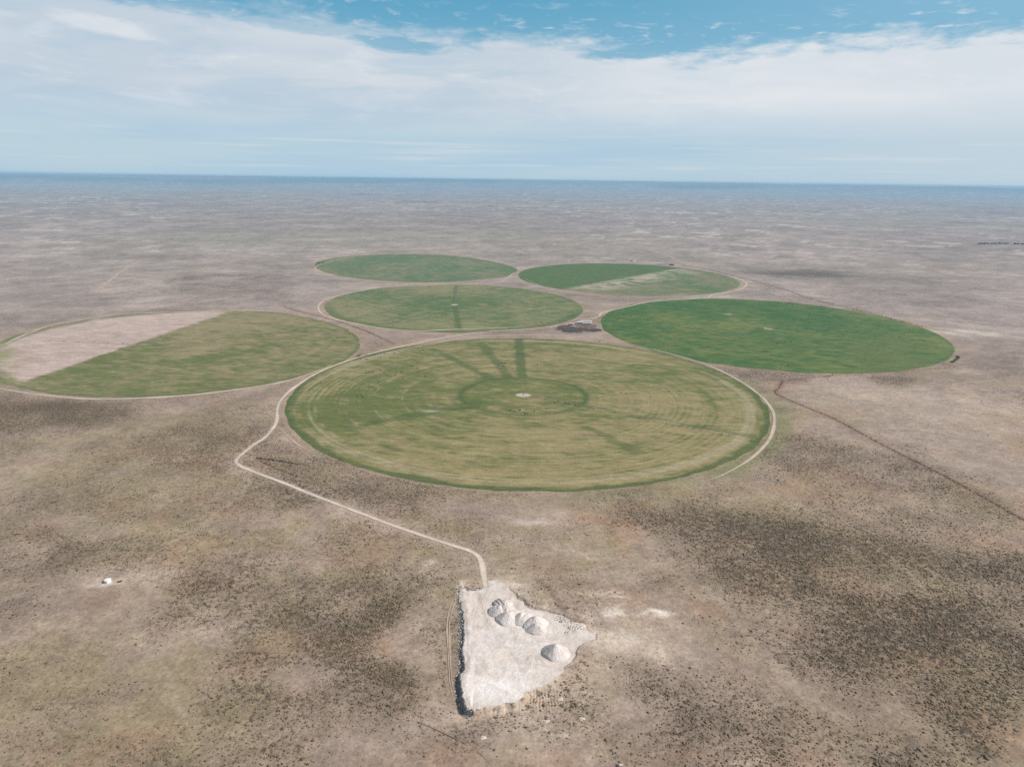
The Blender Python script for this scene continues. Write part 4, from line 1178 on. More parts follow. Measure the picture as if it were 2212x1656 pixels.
cows(zd, [(650, 415), (657, 413), (870, 455), (880, 465), (895, 463), (800, 433), (940, 512), (955, 492), (975, 495), (1003, 493), (1265, 370), (1285, 372), (1038, 400), (1360, 463), (1460, 463), (1470, 465), (1280, 520), (1295, 522), (1385, 535), (1430, 538), (880, 550), (900, 572), (968, 570),
          (1370, 588), (1415, 597), (1445, 595), (1310, 575), (1325, 650), (1350, 660), (1400, 668), (1440, 678), (1285, 647), (1510, 700), (910, 745), (983, 688), (1945, 640), (1960, 645), (2100, 508), (1210, 650), (1490, 680),
          (655, 152), (670, 158), (470, 140), (845, 272), (1185, 182), (1225, 170), (1265, 175), (1290, 178), (1405, 165), (1545, 178), (1245, 205), (1270, 222), (1375, 185), (1430, 172), (1730, 160), (1780, 240), (1470, 290), (1380, 308), (385, 215), (393, 218), (990, 155), (1090, 145), (1850, 150), (1900, 180)])
cows(ze, [(445, 140), (458, 146), (470, 138), (482, 145), (495, 150), (508, 139), (520, 143), (930, 152), (948, 155), (975, 168), (988, 172), (1005, 167), (1022, 174), (1040, 168), (1062, 172), (1085, 170), (760, 228), (775, 234), (790, 226), (800, 238), (715, 235), (560, 210), (640, 190), (850, 225), (400, 240), (500, 270), (620, 160),
          (300, 620), (310, 622), (345, 612), (405, 612), (335, 522), (345, 520), (395, 525), (278, 490), (235, 525), (405, 460), (118, 433),
          (1260, 520), (905, 555), (890, 550), (925, 538), (953, 530), (985, 548), (990, 535), (1010, 535), (1040, 542), (1100, 560), (1110, 562), (1138, 545), (1200, 540), (1190, 495), (1105, 628), (1015, 630), (945, 628), (1328, 660), (1160, 750), (840, 771), (845, 773), (695, 425)])
cows(zf, [(260, 113), (278, 100), (330, 125), (362, 105), (375, 107), (392, 102), (420, 122), (423, 140), (450, 180), (455, 245), (370, 257), (390, 258), (425, 262), (495, 247), (497, 265), (525, 175), (570, 183), (578, 210), (588, 205), (600, 208), (580, 235), (625, 205), (700, 225), (735, 230), (760, 172), (772, 250), (790, 190), (820, 225), (840, 228), (885, 240),
          (1015, 243), (1130, 228), (175, 215), (195, 213), (550, 352), (573, 352), (667, 362), (1040, 330), (1100, 310), (265, 510), (278, 497), (347, 500), (405, 490), (330, 513), (627, 485), (663, 498), (980, 630), (1043, 638), (1130, 658), (303, 710), (320, 713), (345, 722), (362, 722), (377, 718), (378, 728), (303, 743), (1475, 440), (1463, 447), (1500, 472), (1522, 480), (1255, 365),
          (730, 831), (745, 830), (760, 828), (775, 826), (790, 825), (815, 807), (765, 855), (985, 855), (1103, 807), (1360, 259), (1375, 262), (1388, 263), (1340, 245), (1425, 275), (1480, 290), (1500, 294)])
cows(zg, [(1240, 348), (1275, 345), (1300, 338), (1240, 388), (1285, 382), (1327, 433), (1380, 460), (1420, 462), (1092, 500), (1115, 492), (1445, 318), (1460, 320), (1500, 337), (1680, 410), (1770, 580), (1800, 600)])
cows(zh, [(1290, 540), (1345, 525), (1380, 550), (1415, 572), (1450, 545), (1480, 520), (1500, 545), (1545, 575), (1475, 612), (1605, 603), (1605, 530), (1690, 560), (1690, 597), (1735, 570), (1835, 560), (1945, 520), (1910, 590), (2005, 560), (2005, 593), (1830, 300), (1665, 295), (1120, 492), (1225, 492), (480, 600), (595, 600), (535, 655), (595, 658), (330, 615), (90, 445), (140, 455), (310, 445), (100, 130), (270, 143)])
CN = np.array(COWS)
CI = img(CN)
FNAME = {1: 'largest circle', 2: 'half tan circle', 3: 'middle circle', 4: 'farthest circle', 5: 'two tone circle', 6: 'deep green circle'}
HOURS = ['twelve', 'one', 'two', 'three', 'four', 'five', 'six', 'seven', 'eight', 'nine', 'ten', 'eleven']
cell = {}
for i, p in enumerate(CN):
    rels = {k: frel(k, p[None])[0] for k in FIELD}
    k = min(rels, key=rels.get)
    hub = at(1258, 704)
    if np.hypot(*((p - hub) / np.array([75, 110]))) < 1 and rels[k] > 0:
        key = ('yard',)
    elif rels[k] > 4:
        ang = math.degrees(math.atan2(*(p - FIELD[k][0]))) % 360
        key = ('out', k, int((ang + 15) // 30) % 12)
    else:
        ang = math.degrees(math.atan2(*(p - FIELD[k][0]))) % 360
        q = 1 + rels[k] / FIELD[k][1]
        key = ('in', k, int((ang + 15) // 30) % 12, 0 if q < .38 else (1 if q < .72 else 2))
    cell.setdefault(key, []).append(i)
ORD = ['leftmost', 'second from left', 'third from left', 'fourth from left', 'fifth from left', 'sixth from left', 'seventh from left', 'eighth from left', 'ninth from left', 'tenth from left'] + \
      ['%s from left' % s for s in ('eleventh', 'twelfth', 'thirteenth', 'fourteenth', 'fifteenth', 'sixteenth', 'seventeenth', 'eighteenth', 'nineteenth', 'twentieth', 'twenty-first', 'twenty-second', 'twenty-third', 'twenty-fourth', 'twenty-fifth', 'twenty-sixth', 'twenty-seventh', 'twenty-eighth', 'twenty-ninth', 'thirtieth')]
ZN = ['near the middle', 'halfway out', 'near the rim']
for key, ids in cell.items():
    ids.sort(key=lambda i: CI[i, 0])
    for j, i in enumerate(ids):
        p = CN[i]
        red = key[0] == 'yard' and j % 6 == 2
        hue = 'reddish' if red else 'black'
        if key[0] == 'yard': lab = '%s cow in the mud yard between circles, %s there' % (hue, ORD[j]); grp = 'cattle around the feed yard'
        elif key[0] == 'out': lab = "%s cow just outside the %s at %s o'clock%s" % (hue, FNAME[key[1]], HOURS[key[2]], '' if len(ids) == 1 else ', ' + ORD[j]); grp = 'cattle on the dry ground between circles'
        else: lab = "%s cow in the %s at %s o'clock %s%s" % (hue, FNAME[key[1]], HOURS[key[2]], ZN[key[3]], '' if len(ids) == 1 else ', ' + ORD[j]); grp = 'cattle grazing on the ' + FNAME[key[1]]
        o = bpy.data.objects.new('cow', COWM[2 if red else (0 if i % 3 else 1)]); COL.objects.link(o)
        o.location = (p[0], p[1], (.14 if key[0] == 'in' else .1 + hz(p)))
        o.rotation_euler = (0, 0, random.choice([random.uniform(-.7, .7), random.uniform(-.7, .7) + math.pi, random.uniform(0, 6.28)]))
        s = random.uniform(1.18, 1.4); o.scale = (s, s, s)
        tag(o, lab, 'cow', grp)
print('cows', len(CN))

# ------------------------------------------------------------------ water tank, trough, post
z3 = zm(300, 2200, .22604)
c = z3(588, 597); hg = hz(c)
tk = empty('water_tank', (c[0], c[1], hg))
b = MB(); b.lathe([(2.7, -.3), (2.7, 2.3), (2.78, 2.35), (2.78, 2.45), (2.7, 2.5)], 40); b.build('tank_wall', M_WHITE, tk, False)
b = MB(); b.lathe([(2.69, 2.51), (1.4, 2.75), (.35, 2.95), (.3, 3.1), (.05, 3.12)], 40); b.build('roof', M_WHITE, tk, False)
b = MB(); b.box(.7, 1.3, .2, .8, 2.76, 3.02); b.build('hatch', M_RUSTST, tk)
b = MB()
for s in (-.22, .22): b.bar((s, -2.85, 0), (s, -2.85, 2.3), .07)
for z in (.4, .8, 1.2, 1.6, 2.0): b.bar((-.22, -2.85, z), (.22, -2.85, z), .05)
b.build('ladder', M_DARKST, tk)
tag(tk, 'round white water tank standing in the scrub left of the quarry', 'water tank')
c = z3(800, 597)
tr_ = empty('cattle_trough', (c[0], c[1], hz(c)), R_(32))
b = MB(); prof = [(1, 0), (1.04, .75), (1.08, .8), (1.0, .8), (.96, .4)]
b.lathe(prof, 28, 2.0, .95); b.build('trough_wall', M_RUSTST, tr_)
b = MB(); b.lathe([(.97, .5), (.97, .6)], 28, 2.0, .95); b.build('water', M_WATER, tr_)
tag(tr_, 'dark oval cattle trough on worn ground right of the white tank', 'trough')
c = z3(425, 505)
b = MB(); h0 = hz(c); b.bar((c[0], c[1], h0 - .4), (c[0], c[1], h0 + 2.6), .28, sides=8); b.bar((c[0] - .7, c[1], h0 + 2.1), (c[0] + .7, c[1], h0 + 2.1), .14)
tag(b.build('post', M_WOOD), 'lone wooden post left of the white water tank', 'post')
c = nat(2478, 3060)
Vs, Fs = SHAPES[2]
o = mesh_np('boulder', Vs * np.array([2.2, 1.3, 1.0]), Fs, M_ROCK, smooth=False); o.location = (c[0], c[1], hz(c)); o.rotation_euler = (0, 0, .2)
tag(o, 'white boulder at the very bottom edge below the quarry', 'boulder')
for i, (q, lab) in enumerate([((855, 497), 'heap of white chalk dumped below the quarry, left of another like it'), ((1175, 488), 'low scatter heap of pale chalk right below the quarry'), ((300, 652), 'flat white chalk heap beside the thin dark trail'), ((985, 300), 'pale chalk heap at the foot of the rilled bank')]):
    c = zm(1800, 2650, .4521)(*q)
    hm = np.array([[c[0], c[1]]])
    V = []; nrad, nseg = 7, 22
    for a_ in range(nrad):
        for k in range(nseg):
            t = 2 * math.pi * k / nseg; r_ = a_ / (nrad - 1) * 2.6 * (1 + .2 * math.sin(3 * t + i))
            V.append((r_ * math.cos(t), r_ * math.sin(t) * .8, .75 * (1 - a_ / (nrad - 1)) - .12 + random.uniform(-.09, .12)))
    F = np.array([[a_ * nseg + k, a_ * nseg + (k + 1) % nseg, (a_ + 1) * nseg + (k + 1) % nseg, (a_ + 1) * nseg + k] for a_ in range(nrad - 1) for k in range(nseg)])[:, ::-1]
    o = mesh_np('chalk_heap', V, F, M_CHALK, {'col': np.tile(C(.62, .55, .49), (len(V), 1)) * rng.uniform(.8, 1.1, (len(V), 1))}, smooth=False)
    o.location = (c[0], c[1], hz(c)); tag(o, lab, 'chalk heap', 'small chalk heaps below the quarry')

# ------------------------------------------------------------------ feed yard between the circles
def shed(p, q, depth, label, n=9, hgt=2.8):
    d = q - p; ln = np.hypot(*d)
    root = empty('feed_shed', (p[0], p[1], .1), math.atan2(d[1], d[0]))
    b = MB(); b.add([(-.4, -.5, hgt), (ln + .4, -.5, hgt), (ln + .4, depth, hgt + .9), (-.4, depth, hgt + .9), (-.4, -.5, hgt + .15), (ln + .4, -.5, hgt + .15), (ln + .4, depth, hgt + 1.05), (-.4, depth, hgt + 1.05)],
                       [(3, 2, 1, 0), (4, 5, 6, 7), (0, 1, 5, 4), (1, 2, 6, 5), (2, 3, 7, 6), (3, 0, 4, 7)])
    b.build('roof', M_ROOF, root)
    b = MB(); b.box(0, ln, depth - .2, depth - .05, -.3, hgt + .78); b.build('back_wall', M_ROOF, root)
    for i in range(n):
        b = MB(); x = .2 + (ln - .4) * i / (n - 1); b.bar((x, 0, -.3), (x, 0, hgt), .25); b.build('post', M_WOOD, root)
    return tag(root, label, 'shed', 'white roofed feed sheds')


shed(zh(1165, 470), zh(1615, 437), 4.5, 'longer white roofed feed shed at the back of the mud yard')
shed(zh(1345, 500), zh(1620, 486), 4, 'shorter white roofed feed shed in front, in the mud yard', 7)
c = zh(970, 515)
st = empty('stock_tank', (c[0], c[1], .12))
b = MB(); prof = [(6.2, -.2), (6.2, 1.1), (6.3, 1.15), (5.9, 1.15), (5.85, .2)]; b.lathe(prof, 40); b.build('tank_wall', M_DARKST, st)
b = MB(); b.lathe([(5.86, .5), (5.86, .7)], 40); b.build('water', M_WATER, st)
tag(st, 'big round dark stock tank full of water beside the feed sheds', 'stock tank')


def patch(name, pts, f, z, mat, col, label, kind='structure'):
    c = np.array([f(*q) for q in pts]); m = c.mean(0)
    ring = smoothline(np.r_[c, c[:1]], 2.0)[:-1]
    ring = ring + (rng.random((len(ring), 2)) - .5) * 1.2
    ring = m + (ring - m) * (.62 + .75 * fbm(ring[:, 0], ring[:, 1], 9, 3, 400 + len(pts)))[:, None]
    V = [m]; 
    for s in (.5, .8, 1.0): V += list(m + (ring - m) * s)
    V = np.array(V); n = len(ring)
    F = [(0, 1 + k, 1 + (k + 1) % n) for k in range(n)]
    for a_ in range(2):
        F += [(1 + a_ * n + k, 1 + (a_ + 1) * n + k, 1 + (a_ + 1) * n + (k + 1) % n, 1 + a_ * n + (k + 1) % n) for k in range(n)]
    col = np.tile(np.array(col), (len(V), 1)) * rng.uniform(.8, 1.2, (len(V), 1))
    o = mesh_np(name, np.c_[V, height(V) + z], F, mat, {'col': col})
    return tag(o, label, name, None, kind)


patch('mud', [(690, 620), (900, 560), (1200, 590), (1500, 610), (1850, 630), (1950, 680), (1700, 720), (1400, 700), (1250, 725), (950, 730), (700, 700)], zh, .34, M_MUD, (.085, .062, .048), 'dark trampled mud of the feed yard')
patch('mud', [(560, 560), (760, 520), (1050, 560), (1100, 600), (900, 620), (650, 610)], zh, .36, M_MUD, (.10, .07, .055), 'dark trampled ground round the stock tank and pens')
patch('mud', [(1100, 480), (1400, 470), (1700, 520), (1650, 600), (1350, 600), (1150, 550)], zh, .30, M_MUD, (.17, .12, .095), 'brown trampled ground in front of the feed sheds')
patch('puddle', [(905, 680), (1000, 672), (1085, 690), (1080, 718), (980, 728), (900, 712)], zh, .42, M_WATER, (.02, .03, .04), 'dark puddle at the lower left of the mud yard')
patch('puddle', [(1540, 665), (1700, 645), (1830, 650), (1880, 665), (1760, 682), (1600, 685)], zh, .42, M_WATER, (.02, .03, .04), 'long dark puddle at the right of the mud yard')
patch('puddle', [(950, 595), (1010, 585), (1080, 600), (1020, 612)], zh, .42, M_WATER, (.02, .03, .04), 'small dark puddle below the round stock tank')
patch('puddle', [(1180, 605), (1240, 596), (1310, 612), (1230, 625)], zh, .42, M_WATER, (.02, .03, .04), 'small dark puddle in the middle of the mud yard')


def corral(name, loop, f, label, cat='pen', hgt=1.4, mat=M_WOOD, closed=True, sp=4.0):
    c = [f(*q) for q in loop]
    if closed: c = c + [c[0]]
    b = MB()
    for a_, e_ in zip(c[:-1], c[1:]):
        n = max(1, int(np.hypot(*(e_ - a_)) / sp))
        P = [a_ + (e_ - a_) * j / n for j in range(n + 1)]; hh = height(np.array(P))
        for p, h in zip(P, hh): b.bar((p[0], p[1], h - .3), (p[0], p[1], h + hgt), .16)
        for j in range(n):
            for z in (.55, 1.15): b.bar((*P[j], hh[j] + z), (*P[j + 1], hh[j + 1] + z), .07, .12)
    return tag(b.build(name, mat), label, cat)


corral('cattle_pen', [(760, 520), (860, 500), (890, 545), (790, 575)], zh, 'rusty pipe pen at the left of the round stock tank', mat=M_RUSTST)
corral('cattle_pen', [(480, 590), (700, 590), (860, 690), (640, 690)], zh, 'railed pen at the left end of the mud yard')
corral('cattle_pen', [(1395, 845), (1510, 782), (1610, 798), (1640, 800), (1530, 830)], zg, 'small diamond shaped pen beside the road between two circles')
b = MB(); c = zg(1480, 815)
b.box(-2.6, 2.6, -1.2, 1.2, 0, 1.7); b.box(-2.9, 2.9, -1.4, 1.4, 1.72, 1.9); b.bar((2.4, 1.5, 0), (5.5, 3.0, .9), .4)
o = b.build('feed_bunk', M_DARKST); o.location = (c[0], c[1], .1); o.rotation_euler = (0, 0, .5)
tag(o, 'dark feed bunk inside the small diamond shaped pen', 'feeder')
corral('cattle_pen', [(150, 133), (190, 122), (255, 117), (265, 124), (200, 136)], zd, 'reddish pens at the left tip of the farthest circle', mat=M_RUSTST, hgt=2.6)
b = MB(); c = zd(205, 127)
b.box(-16, -4, -3, 3, 0, 3.0); b.box(-16.4, -3.6, -3.4, 3.4, 3.02, 3.3); b.box(4, 13, -3, 3, 0, 2.6); b.box(3.6, 13.4, -3.4, 3.4, 2.62, 2.9)
o = b.build('cattle_shelter', M_RUSTST); o.location = (c[0], c[1], .1); o.rotation_euler = (0, 0, .2); tag(o, 'rusty cattle shelters in the pens beside the farthest circle', 'shelter')
corral('cattle_pen', [(1330, 117), (1460, 120), (1470, 138), (1340, 126)], ze, 'dark pens at the top edge of the two tone circle', hgt=2.6)
b = MB(); c = ze(1445, 128)
b.box(-9, 9, -4, 4, 0, 3.5); b.add([(-9.5, -4.5, 3.52), (9.5, -4.5, 3.52), (9.5, 4.5, 3.52), (-9.5, 4.5, 3.52), (-9.5, 0, 5.3), (9.5, 0, 5.3)], [(3, 2, 1, 0), (0, 1, 5, 4), (2, 3, 4, 5), (1, 2, 5), (3, 0, 4)])
o = b.build('barn', M_DARKST); o.location = (c[0], c[1], .1); o.rotation_euler = (0, 0, -.1); tag(o, 'dark barn in the pens at the top edge of the two tone circle', 'barn')
c = ze(1130, 95); b = MB(); b.lathe([(4.2, -.2), (4.2, 4.5), (3.9, 4.8), (.3, 5.6), (.05, 5.7)], 24)
o = b.build('water_tank', M_WHITE); o.location = (c[0], c[1], hz(c)); tag(o, 'white tank on the far plain above the two tone circle', 'water tank')
c = ze(1103, 96); b = MB(); b.box(-4, 4, -2.5, 2.5, -.2, 3); b.box(-4.4, 4.4, -2.9, 2.9, 3.02, 3.4)
o = b.build('shed', M_DARKST); o.location = (c[0], c[1], hz(c)); tag(o, 'dark shed beside the far white tank above the two tone circle', 'shed')

# ------------------------------------------------------------------ trees far out and shrubs by the deep green circle
def tree_mesh(seed, hgt, rad, nleaf, mat, name):
    r2 = random.Random(seed)
    root = MB(); root.bar((0, 0, -.5), (0, 0, hgt * .45), .45, sides=6)
    for k in range(4):
        a_ = k * 1.6 + r2.random(); root.bar((0, 0, hgt * .35), (math.cos(a_) * rad * .6, math.sin(a_) * rad * .6, hgt * .7), .16, sides=5)
    V = []; F = []
    for _ in range(nleaf):
        a_ = r2.uniform(0, 6.28); t = r2.random(); zz = hgt * (.28 + .72 * t)
        rr_ = rad * math.sqrt(r2.random()) * (1.05 - .75 * abs(t - .35) ** 1.2) * (1 + .3 * math.sin(3 * a_ + seed))
        c = Vector((math.cos(a_) * rr_, math.sin(a_) * rr_, zz)); s = r2.uniform(.45, 1.0)
        for _j in range(2):
            d = Vector((r2.uniform(-1, 1), r2.uniform(-1, 1), r2.uniform(-1, 1))).normalized(); e = d.orthogonal().normalized(); g = d.cross(e)
            n = len(V); V += [c + e * s, c + g * s, c - e * s * .8, c - g * s * .9]; F.append((n, n + 1, n + 2, n + 3))
    return root, (V, F)


def add_tree(p, proto_, label, group, cat='tree'):
    o = copy_tree(proto_) if proto_.get('used') else proto_
    proto_['used'] = 1
    o.location = (p[0], p[1], hz(p)); o.rotation_euler = (0, 0, random.uniform(0, 6.28)); s = random.uniform(.8, 1.2); o.scale = (s, s, s * random.uniform(.85, 1.15))
    tag(o, label, cat, group)
    return o


def proto_tree(nm, seed, hgt, rad, nl, mat):
    tb, (V, F) = tree_mesh(seed, hgt, rad, nl, mat, nm)
    root = empty(nm); tb.build('trunk', M_BARK, root); mesh_np('crown', V, F, mat, None, root, False)
    return root


pr = proto_tree('tree', 3, 12, 5.0, 260, M_LEAF)
NUMW = ['first', 'second', 'third', 'fourth', 'fifth', 'sixth', 'seventh', 'eighth', 'ninth', 'tenth', 'eleventh', 'twelfth', 'thirteenth', 'fourteenth', 'fifteenth', 'sixteenth', 'seventeenth', 'eighteenth', 'nineteenth', 'twentieth', 'twenty-first', 'twenty-second', 'twenty-third', 'twenty-fourth', 'twenty-fifth', 'twenty-sixth', 'twenty-seventh', 'twenty-eighth', 'twenty-ninth', 'thirtieth']
ZZ = zm(3000, 650, .4955)
wb = L([(1848, 664), (1950, 664), (2060, 663), (2085, 665)], 1000, ZZ); wb2 = L([(2122, 667), (2165, 668), (2215, 670)], 1000, ZZ)
wbp = [wb[0] + (wb[-1] - wb[0]) * i / 21 for i in range(22)] ; wbq = [wb2[0] + (wb2[-1] - wb2[0]) * i / 7 for i in range(8)]
wind = []
for i, p in enumerate(wbp): wind += [add_tree(p + rng.normal(0, 3, 2), pr, 'dark tree in the windbreak at the right horizon, %s from its left end' % NUMW[i], 'windbreak trees at the right')]
for i, p in enumerate(wbq): wind += [add_tree(p + rng.normal(0, 3, 2), pr, 'dark tree in the short windbreak piece cut by the picture edge, %s from left' % NUMW[i], 'windbreak trees at the right')]
for o in wind: o.scale = (o.scale[0] * 1.5, o.scale[1] * 1.2, o.scale[2] * .62)
for i, x in enumerate([1058, 1063, 1067, 1072, 1076]):
    p = at(x, 446.5); o = add_tree(p, pr, 'dark tree in the lone far grove behind the circles, %s from left' % NUMW[i], 'trees of the far grove'); o.scale = [s * 1.5 for s in o.scale]
pr2 = proto_tree('shrub', 5, 1.5, 4.6, 420, M_LUSH)
for i, q in enumerate([(2040, 628), (2047, 645), (2030, 655), (2017, 667), (2000, 677), (1985, 685), (2042, 637)]):
    p = zf(*q); add_tree(p, pr2, 'lush green shrub at the right rim of the deep green circle, %s from the top' % NUMW[i], 'green shrubs by the deep green circle', 'shrub').scale = (.75, .75, .7)

# ------------------------------------------------------------------ air
bx = MB(); top = H + 14
bx.box(-39000, 39000, -39000, 39000, -1000, top)
hz_o = bx.build('haze', simple('x', (1, 1, 1)))
hm = bpy.data.materials.new('thin_air'); hm.use_nodes = True; nt = hm.node_tree
for n_ in list(nt.nodes): nt.nodes.remove(n_)
out = nt.nodes.new('ShaderNodeOutputMaterial'); pv = nt.nodes.new('ShaderNodeVolumePrincipled')
pv.inputs['Color'].default_value = (.37, .63, .88, 1); pv.inputs['Density'].default_value = 4.7e-5; pv.inputs['Anisotropy'].default_value = .0
nt.links.new(pv.outputs[0], out.inputs['Volume'])
hz_o.data.materials.clear(); hz_o.data.materials.append(hm)
tag(hz_o, 'pale blue haze lying over the whole plain', 'haze', kind='stuff')

# ------------------------------------------------------------------ light and sky
SUN_EL, SUN_AZ = 41.0, 93.0     # azimuth clockwise from +Y (the viewing direction): sun to the right
sd = bpy.data.lights.new('sun', 'SUN'); sd.energy = 4.4; sd.angle = R_(.55); sd.color = (1.0, .955, .89)
so = bpy.data.objects.new('sun', sd); COL.objects.link(so)
dv = Vector((math.sin(R_(SUN_AZ)) * math.cos(R_(SUN_EL)), math.cos(R_(SUN_AZ)) * math.cos(R_(SUN_EL)), math.sin(R_(SUN_EL))))
so.rotation_euler = dv.to_track_quat('Z', 'Y').to_euler()

w = bpy.data.worlds.new('World'); scene.world = w; w.use_nodes = True
nt = w.node_tree; N = nt.nodes.new; Lk = nt.links.new
bg = nt.nodes['Background']; WS = .075
bg.inputs['Strength'].default_value = WS
sky = N('ShaderNodeTexSky'); sky.sky_type = 'NISHITA'; sky.sun_disc = False
sky.sun_elevation = R_(SUN_EL); sky.sun_rotation = R_(SUN_AZ); sky.altitude = 1200; sky.air_density = 1.0; sky.dust_density = .6; sky.ozone_density = 2.0


def val(x):
    return x


def M(op, a, b=None, c=None):
    n = N('ShaderNodeMath'); n.operation = op
    for i, v in enumerate((a, b, c)):
        if v is None: continue
        if isinstance(v, (int, float)): n.inputs[i].default_value = v
        else: Lk(v, n.inputs[i])
    return n.outputs[0]


def SS(a, b, x):
    n = N('ShaderNodeMapRange'); n.interpolation_type = 'SMOOTHSTEP'
    n.inputs[1].default_value = a; n.inputs[2].default_value = b
    Lk(x, n.inputs[0]); return n.outputs[0]


def mixc(f, a, b, bt='MIX'):
    n = N('ShaderNodeMix'); n.data_type = 'RGBA'; n.blend_type = bt
    if isinstance(f, (int, float)): n.inputs['Factor'].default_value = f
    else: Lk(f, n.inputs['Factor'])
    for s, v in (('A', a), ('B', b)):
        if isinstance(v, tuple): n.inputs[s].default_value = (*v, 1)
        else: Lk(v, n.inputs[s])
    return n.outputs['Result']


tc = N('ShaderNodeTexCoord'); sp = N('ShaderNodeSeparateXYZ'); Lk(tc.outputs['Generated'], sp.inputs[0])
X, Y, Zd = sp.outputs
el = M('MULTIPLY', M('ARCSINE', Zd), 180 / math.pi)
az = M('MULTIPLY', M('ARCTAN2', X, Y), 180 / math.pi)
cv = N('ShaderNodeCombineXYZ'); Lk(az, cv.inputs[0]); Lk(el, cv.inputs[1])


def noise(sx, sy, detail=5, rough=.55, off=0.0, dist=0.0):
    mp = N('ShaderNodeMapping'); mp.inputs['Scale'].default_value = (sx, sy, 1); mp.inputs['Location'].default_value = (off, off * .7, off)
    Lk(cv.outputs[0], mp.inputs[0])
    n = N('ShaderNodeTexNoise'); n.inputs['Scale'].default_value = 1; n.inputs['Detail'].default_value = detail; n.inputs['Roughness'].default_value = rough; n.inputs['Distortion'].default_value = dist
    Lk(mp.outputs[0], n.inputs['Vector']); return n.outputs['Fac']


n_big = noise(.07, .22, 3, .5, 3.0); n_mid = noise(.22, .75, 6, .6, 11.0, .4); n_fine = noise(.6, 2.2, 6, .62, 23.0, .5); n_soft = noise(.05, .35, 3, .5, 31.0)
# upper limit of the cloud bank, in degrees of elevation, over azimuth
fc = N('ShaderNodeFloatCurve'); cu = fc.mapping.curves[0]
TOPS = [(-40, 12.3), (-33, 12.2), (-28, 11.8), (-22, 11.4), (-15, 11.2), (-10, 10.6), (-6, 9.9), (-2, 10.2), (3, 10.1), (7, 9.3), (10, 9.0), (14, 9.0), (20, 9.4), (26, 9.6), (31, 9.4), (36, 9.8), (45, 11)]
pts_ = [((a_ + 45) / 90, e_ / 20) for a_, e_ in TOPS]
cu.points[0].location = (0, pts_[0][1]); cu.points[1].location = (1, pts_[-1][1])
for p_ in pts_[:-1]: cu.points.new(*p_)
fc.mapping.update()
azn = M('DIVIDE', M('ADD', az, 45.0), 90.0); Lk(azn, fc.inputs['Value'])
top_el = M('MULTIPLY', fc.outputs[0], 20.0)
dtop = M('SUBTRACT', top_el, el)                       # degrees below the bank's upper limit
wob = M('ADD', M('MULTIPLY', M('SUBTRACT', n_mid, .5), 3.4), M('MULTIPLY', M('SUBTRACT', n_fine, .5), 2.2))
bank = SS(-.6, 1.15, M('ADD', dtop, wob))
# wisps above the bank
wisp = M('MULTIPLY', SS(.53, .72, n_fine), SS(-3.2, .2, M('ADD', dtop, M('MULTIPLY', M('SUBTRACT', n_big, .5), 4.0)))); wisp = M('MULTIPLY', wisp, .8)
# a clear rent in the bank
def gap(a0, e0, sa, se, tilt):
    da = M('SUBTRACT', az, a0); de = M('SUBTRACT', M('SUBTRACT', el, e0), M('MULTIPLY', da, tilt))
    q = M('ADD', M('POWER', M('DIVIDE', da, sa), 2.0), M('POWER', M('DIVIDE', de, se), 2.0))
    q = M('ADD', q, M('MULTIPLY', M('SUBTRACT', n_fine, .5), 2.2))
    return M('SUBTRACT', 1.0, SS(.3, 1.5, q))
g1 = gap(-9.0, 9.3, 3.6, .55, -.10); g2 = gap(9.0, 9.0, 4.5, .42, .05); g3 = gap(-15.0, 10.2, 5.0, .55, -.05); g4 = gap(-22.0, 11.3, 9.0, .9, -.02)
clear = M('MAXIMUM', M('MAXIMUM', g1, g2), M('MAXIMUM', M('MULTIPLY', g3, .55), M('MULTIPLY', g4, .75)))
bank = M('MULTIPLY', bank, M('SUBTRACT', 1.0, M('MULTIPLY', clear, .85)))
cover = M('MAXIMUM', bank, wisp)
low = SS(6.2, 2.2, el)                                  # the bank thins into pale blue air below
streaks = M('MULTIPLY', SS(.52, .70, noise(.09, 2.6, 4, .55, 47.0)), M('MULTIPLY', SS(.3, 1.0, el), SS(4.5, 2.0, el)))
K = 1 / WS / 2 ** EXPO                                               # background strength is .1
blue_hi, blue_lo = (.115 * K, .365 * K, .565 * K), (.30 * K, .52 * K, .66 * K)
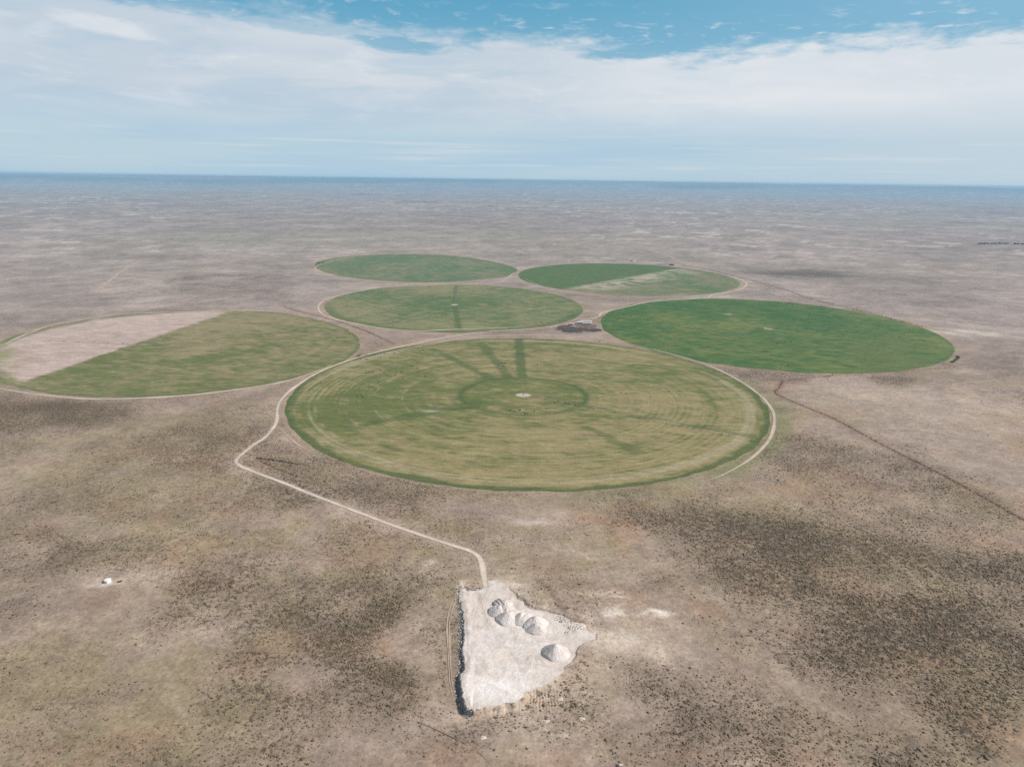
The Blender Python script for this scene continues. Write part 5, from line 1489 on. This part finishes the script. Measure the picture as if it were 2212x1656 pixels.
base = mixc(.8, mixc(1.0, sky.outputs[0], (.1 / WS,) * 3, 'MULTIPLY'), mixc(SS(12.5, 8.0, el), mixc(SS(-5, 38, az), (.10 * K, .385 * K, .57 * K), (.24 * K, .50 * K, .66 * K)), (.21 * K, .47 * K, .63 * K)))
cl_l = mixc(SS(.35, .65, n_soft), (.545 * K, .635 * K, .725 * K), (.63 * K, .695 * K, .755 * K))
cl_r = mixc(SS(.35, .65, n_soft), (.69 * K, .745 * K, .80 * K), (.775 * K, .805 * K, .835 * K))
cl = mixc(SS(-6, 20, az), cl_l, cl_r)
lit = M('MULTIPLY', SS(.2, 1.6, dtop), SS(.50, .72, n_mid))
cl = mixc(M('MULTIPLY', lit, .45), cl, (.80 * K, .82 * K, .84 * K))
s1 = gap(-28.0, 9.2, 3.0, .55, -.12); cl = mixc(M('MULTIPLY', s1, .55), cl, (.80 * K, .82 * K, .84 * K))
lowc_ = mixc(SS(.35, .65, noise(.045, .5, 3, .5, 61.0)), (.435 * K, .60 * K, .735 * K), (.50 * K, .645 * K, .725 * K))
lowc_ = mixc(SS(8, 40, az), lowc_, (.54 * K, .655 * K, .735 * K))
cl = mixc(M('MULTIPLY', SS(.47, .64, noise(.10, .55, 5, .6, 71.0, .6)), M('MULTIPLY', SS(30, -12, az), .55)), cl, (.45 * K, .58 * K, .70 * K))
cl = mixc(low, cl, lowc_)
cl = mixc(M('MULTIPLY', streaks, .7), cl, (.62 * K, .70 * K, .76 * K))
lit_sky = mixc(cover, base, cl)
# above the photographed strip the unseen sky is the sky model mixed with grey
zenith_grey = mixc(.6, sky.outputs[0], (.27 / WS, .265 / WS, .255 / WS))    # warm grey added to the unseen zenith, making shadows less blue
final = mixc(SS(14, 24, el), lit_sky, zenith_grey)
Lk(final, bg.inputs['Color'])

# ------------------------------------------------------------------ output settings
scene.view_settings.view_transform = 'Standard'; scene.view_settings.look = 'None'
scene.view_settings.exposure = EXPO; scene.view_settings.gamma = 1.0
scene.cycles.use_denoising = False
scene.cycles.use_adaptive_sampling = False
scene.cycles.volume_bounces = 1
scene.cycles.max_bounces = 6
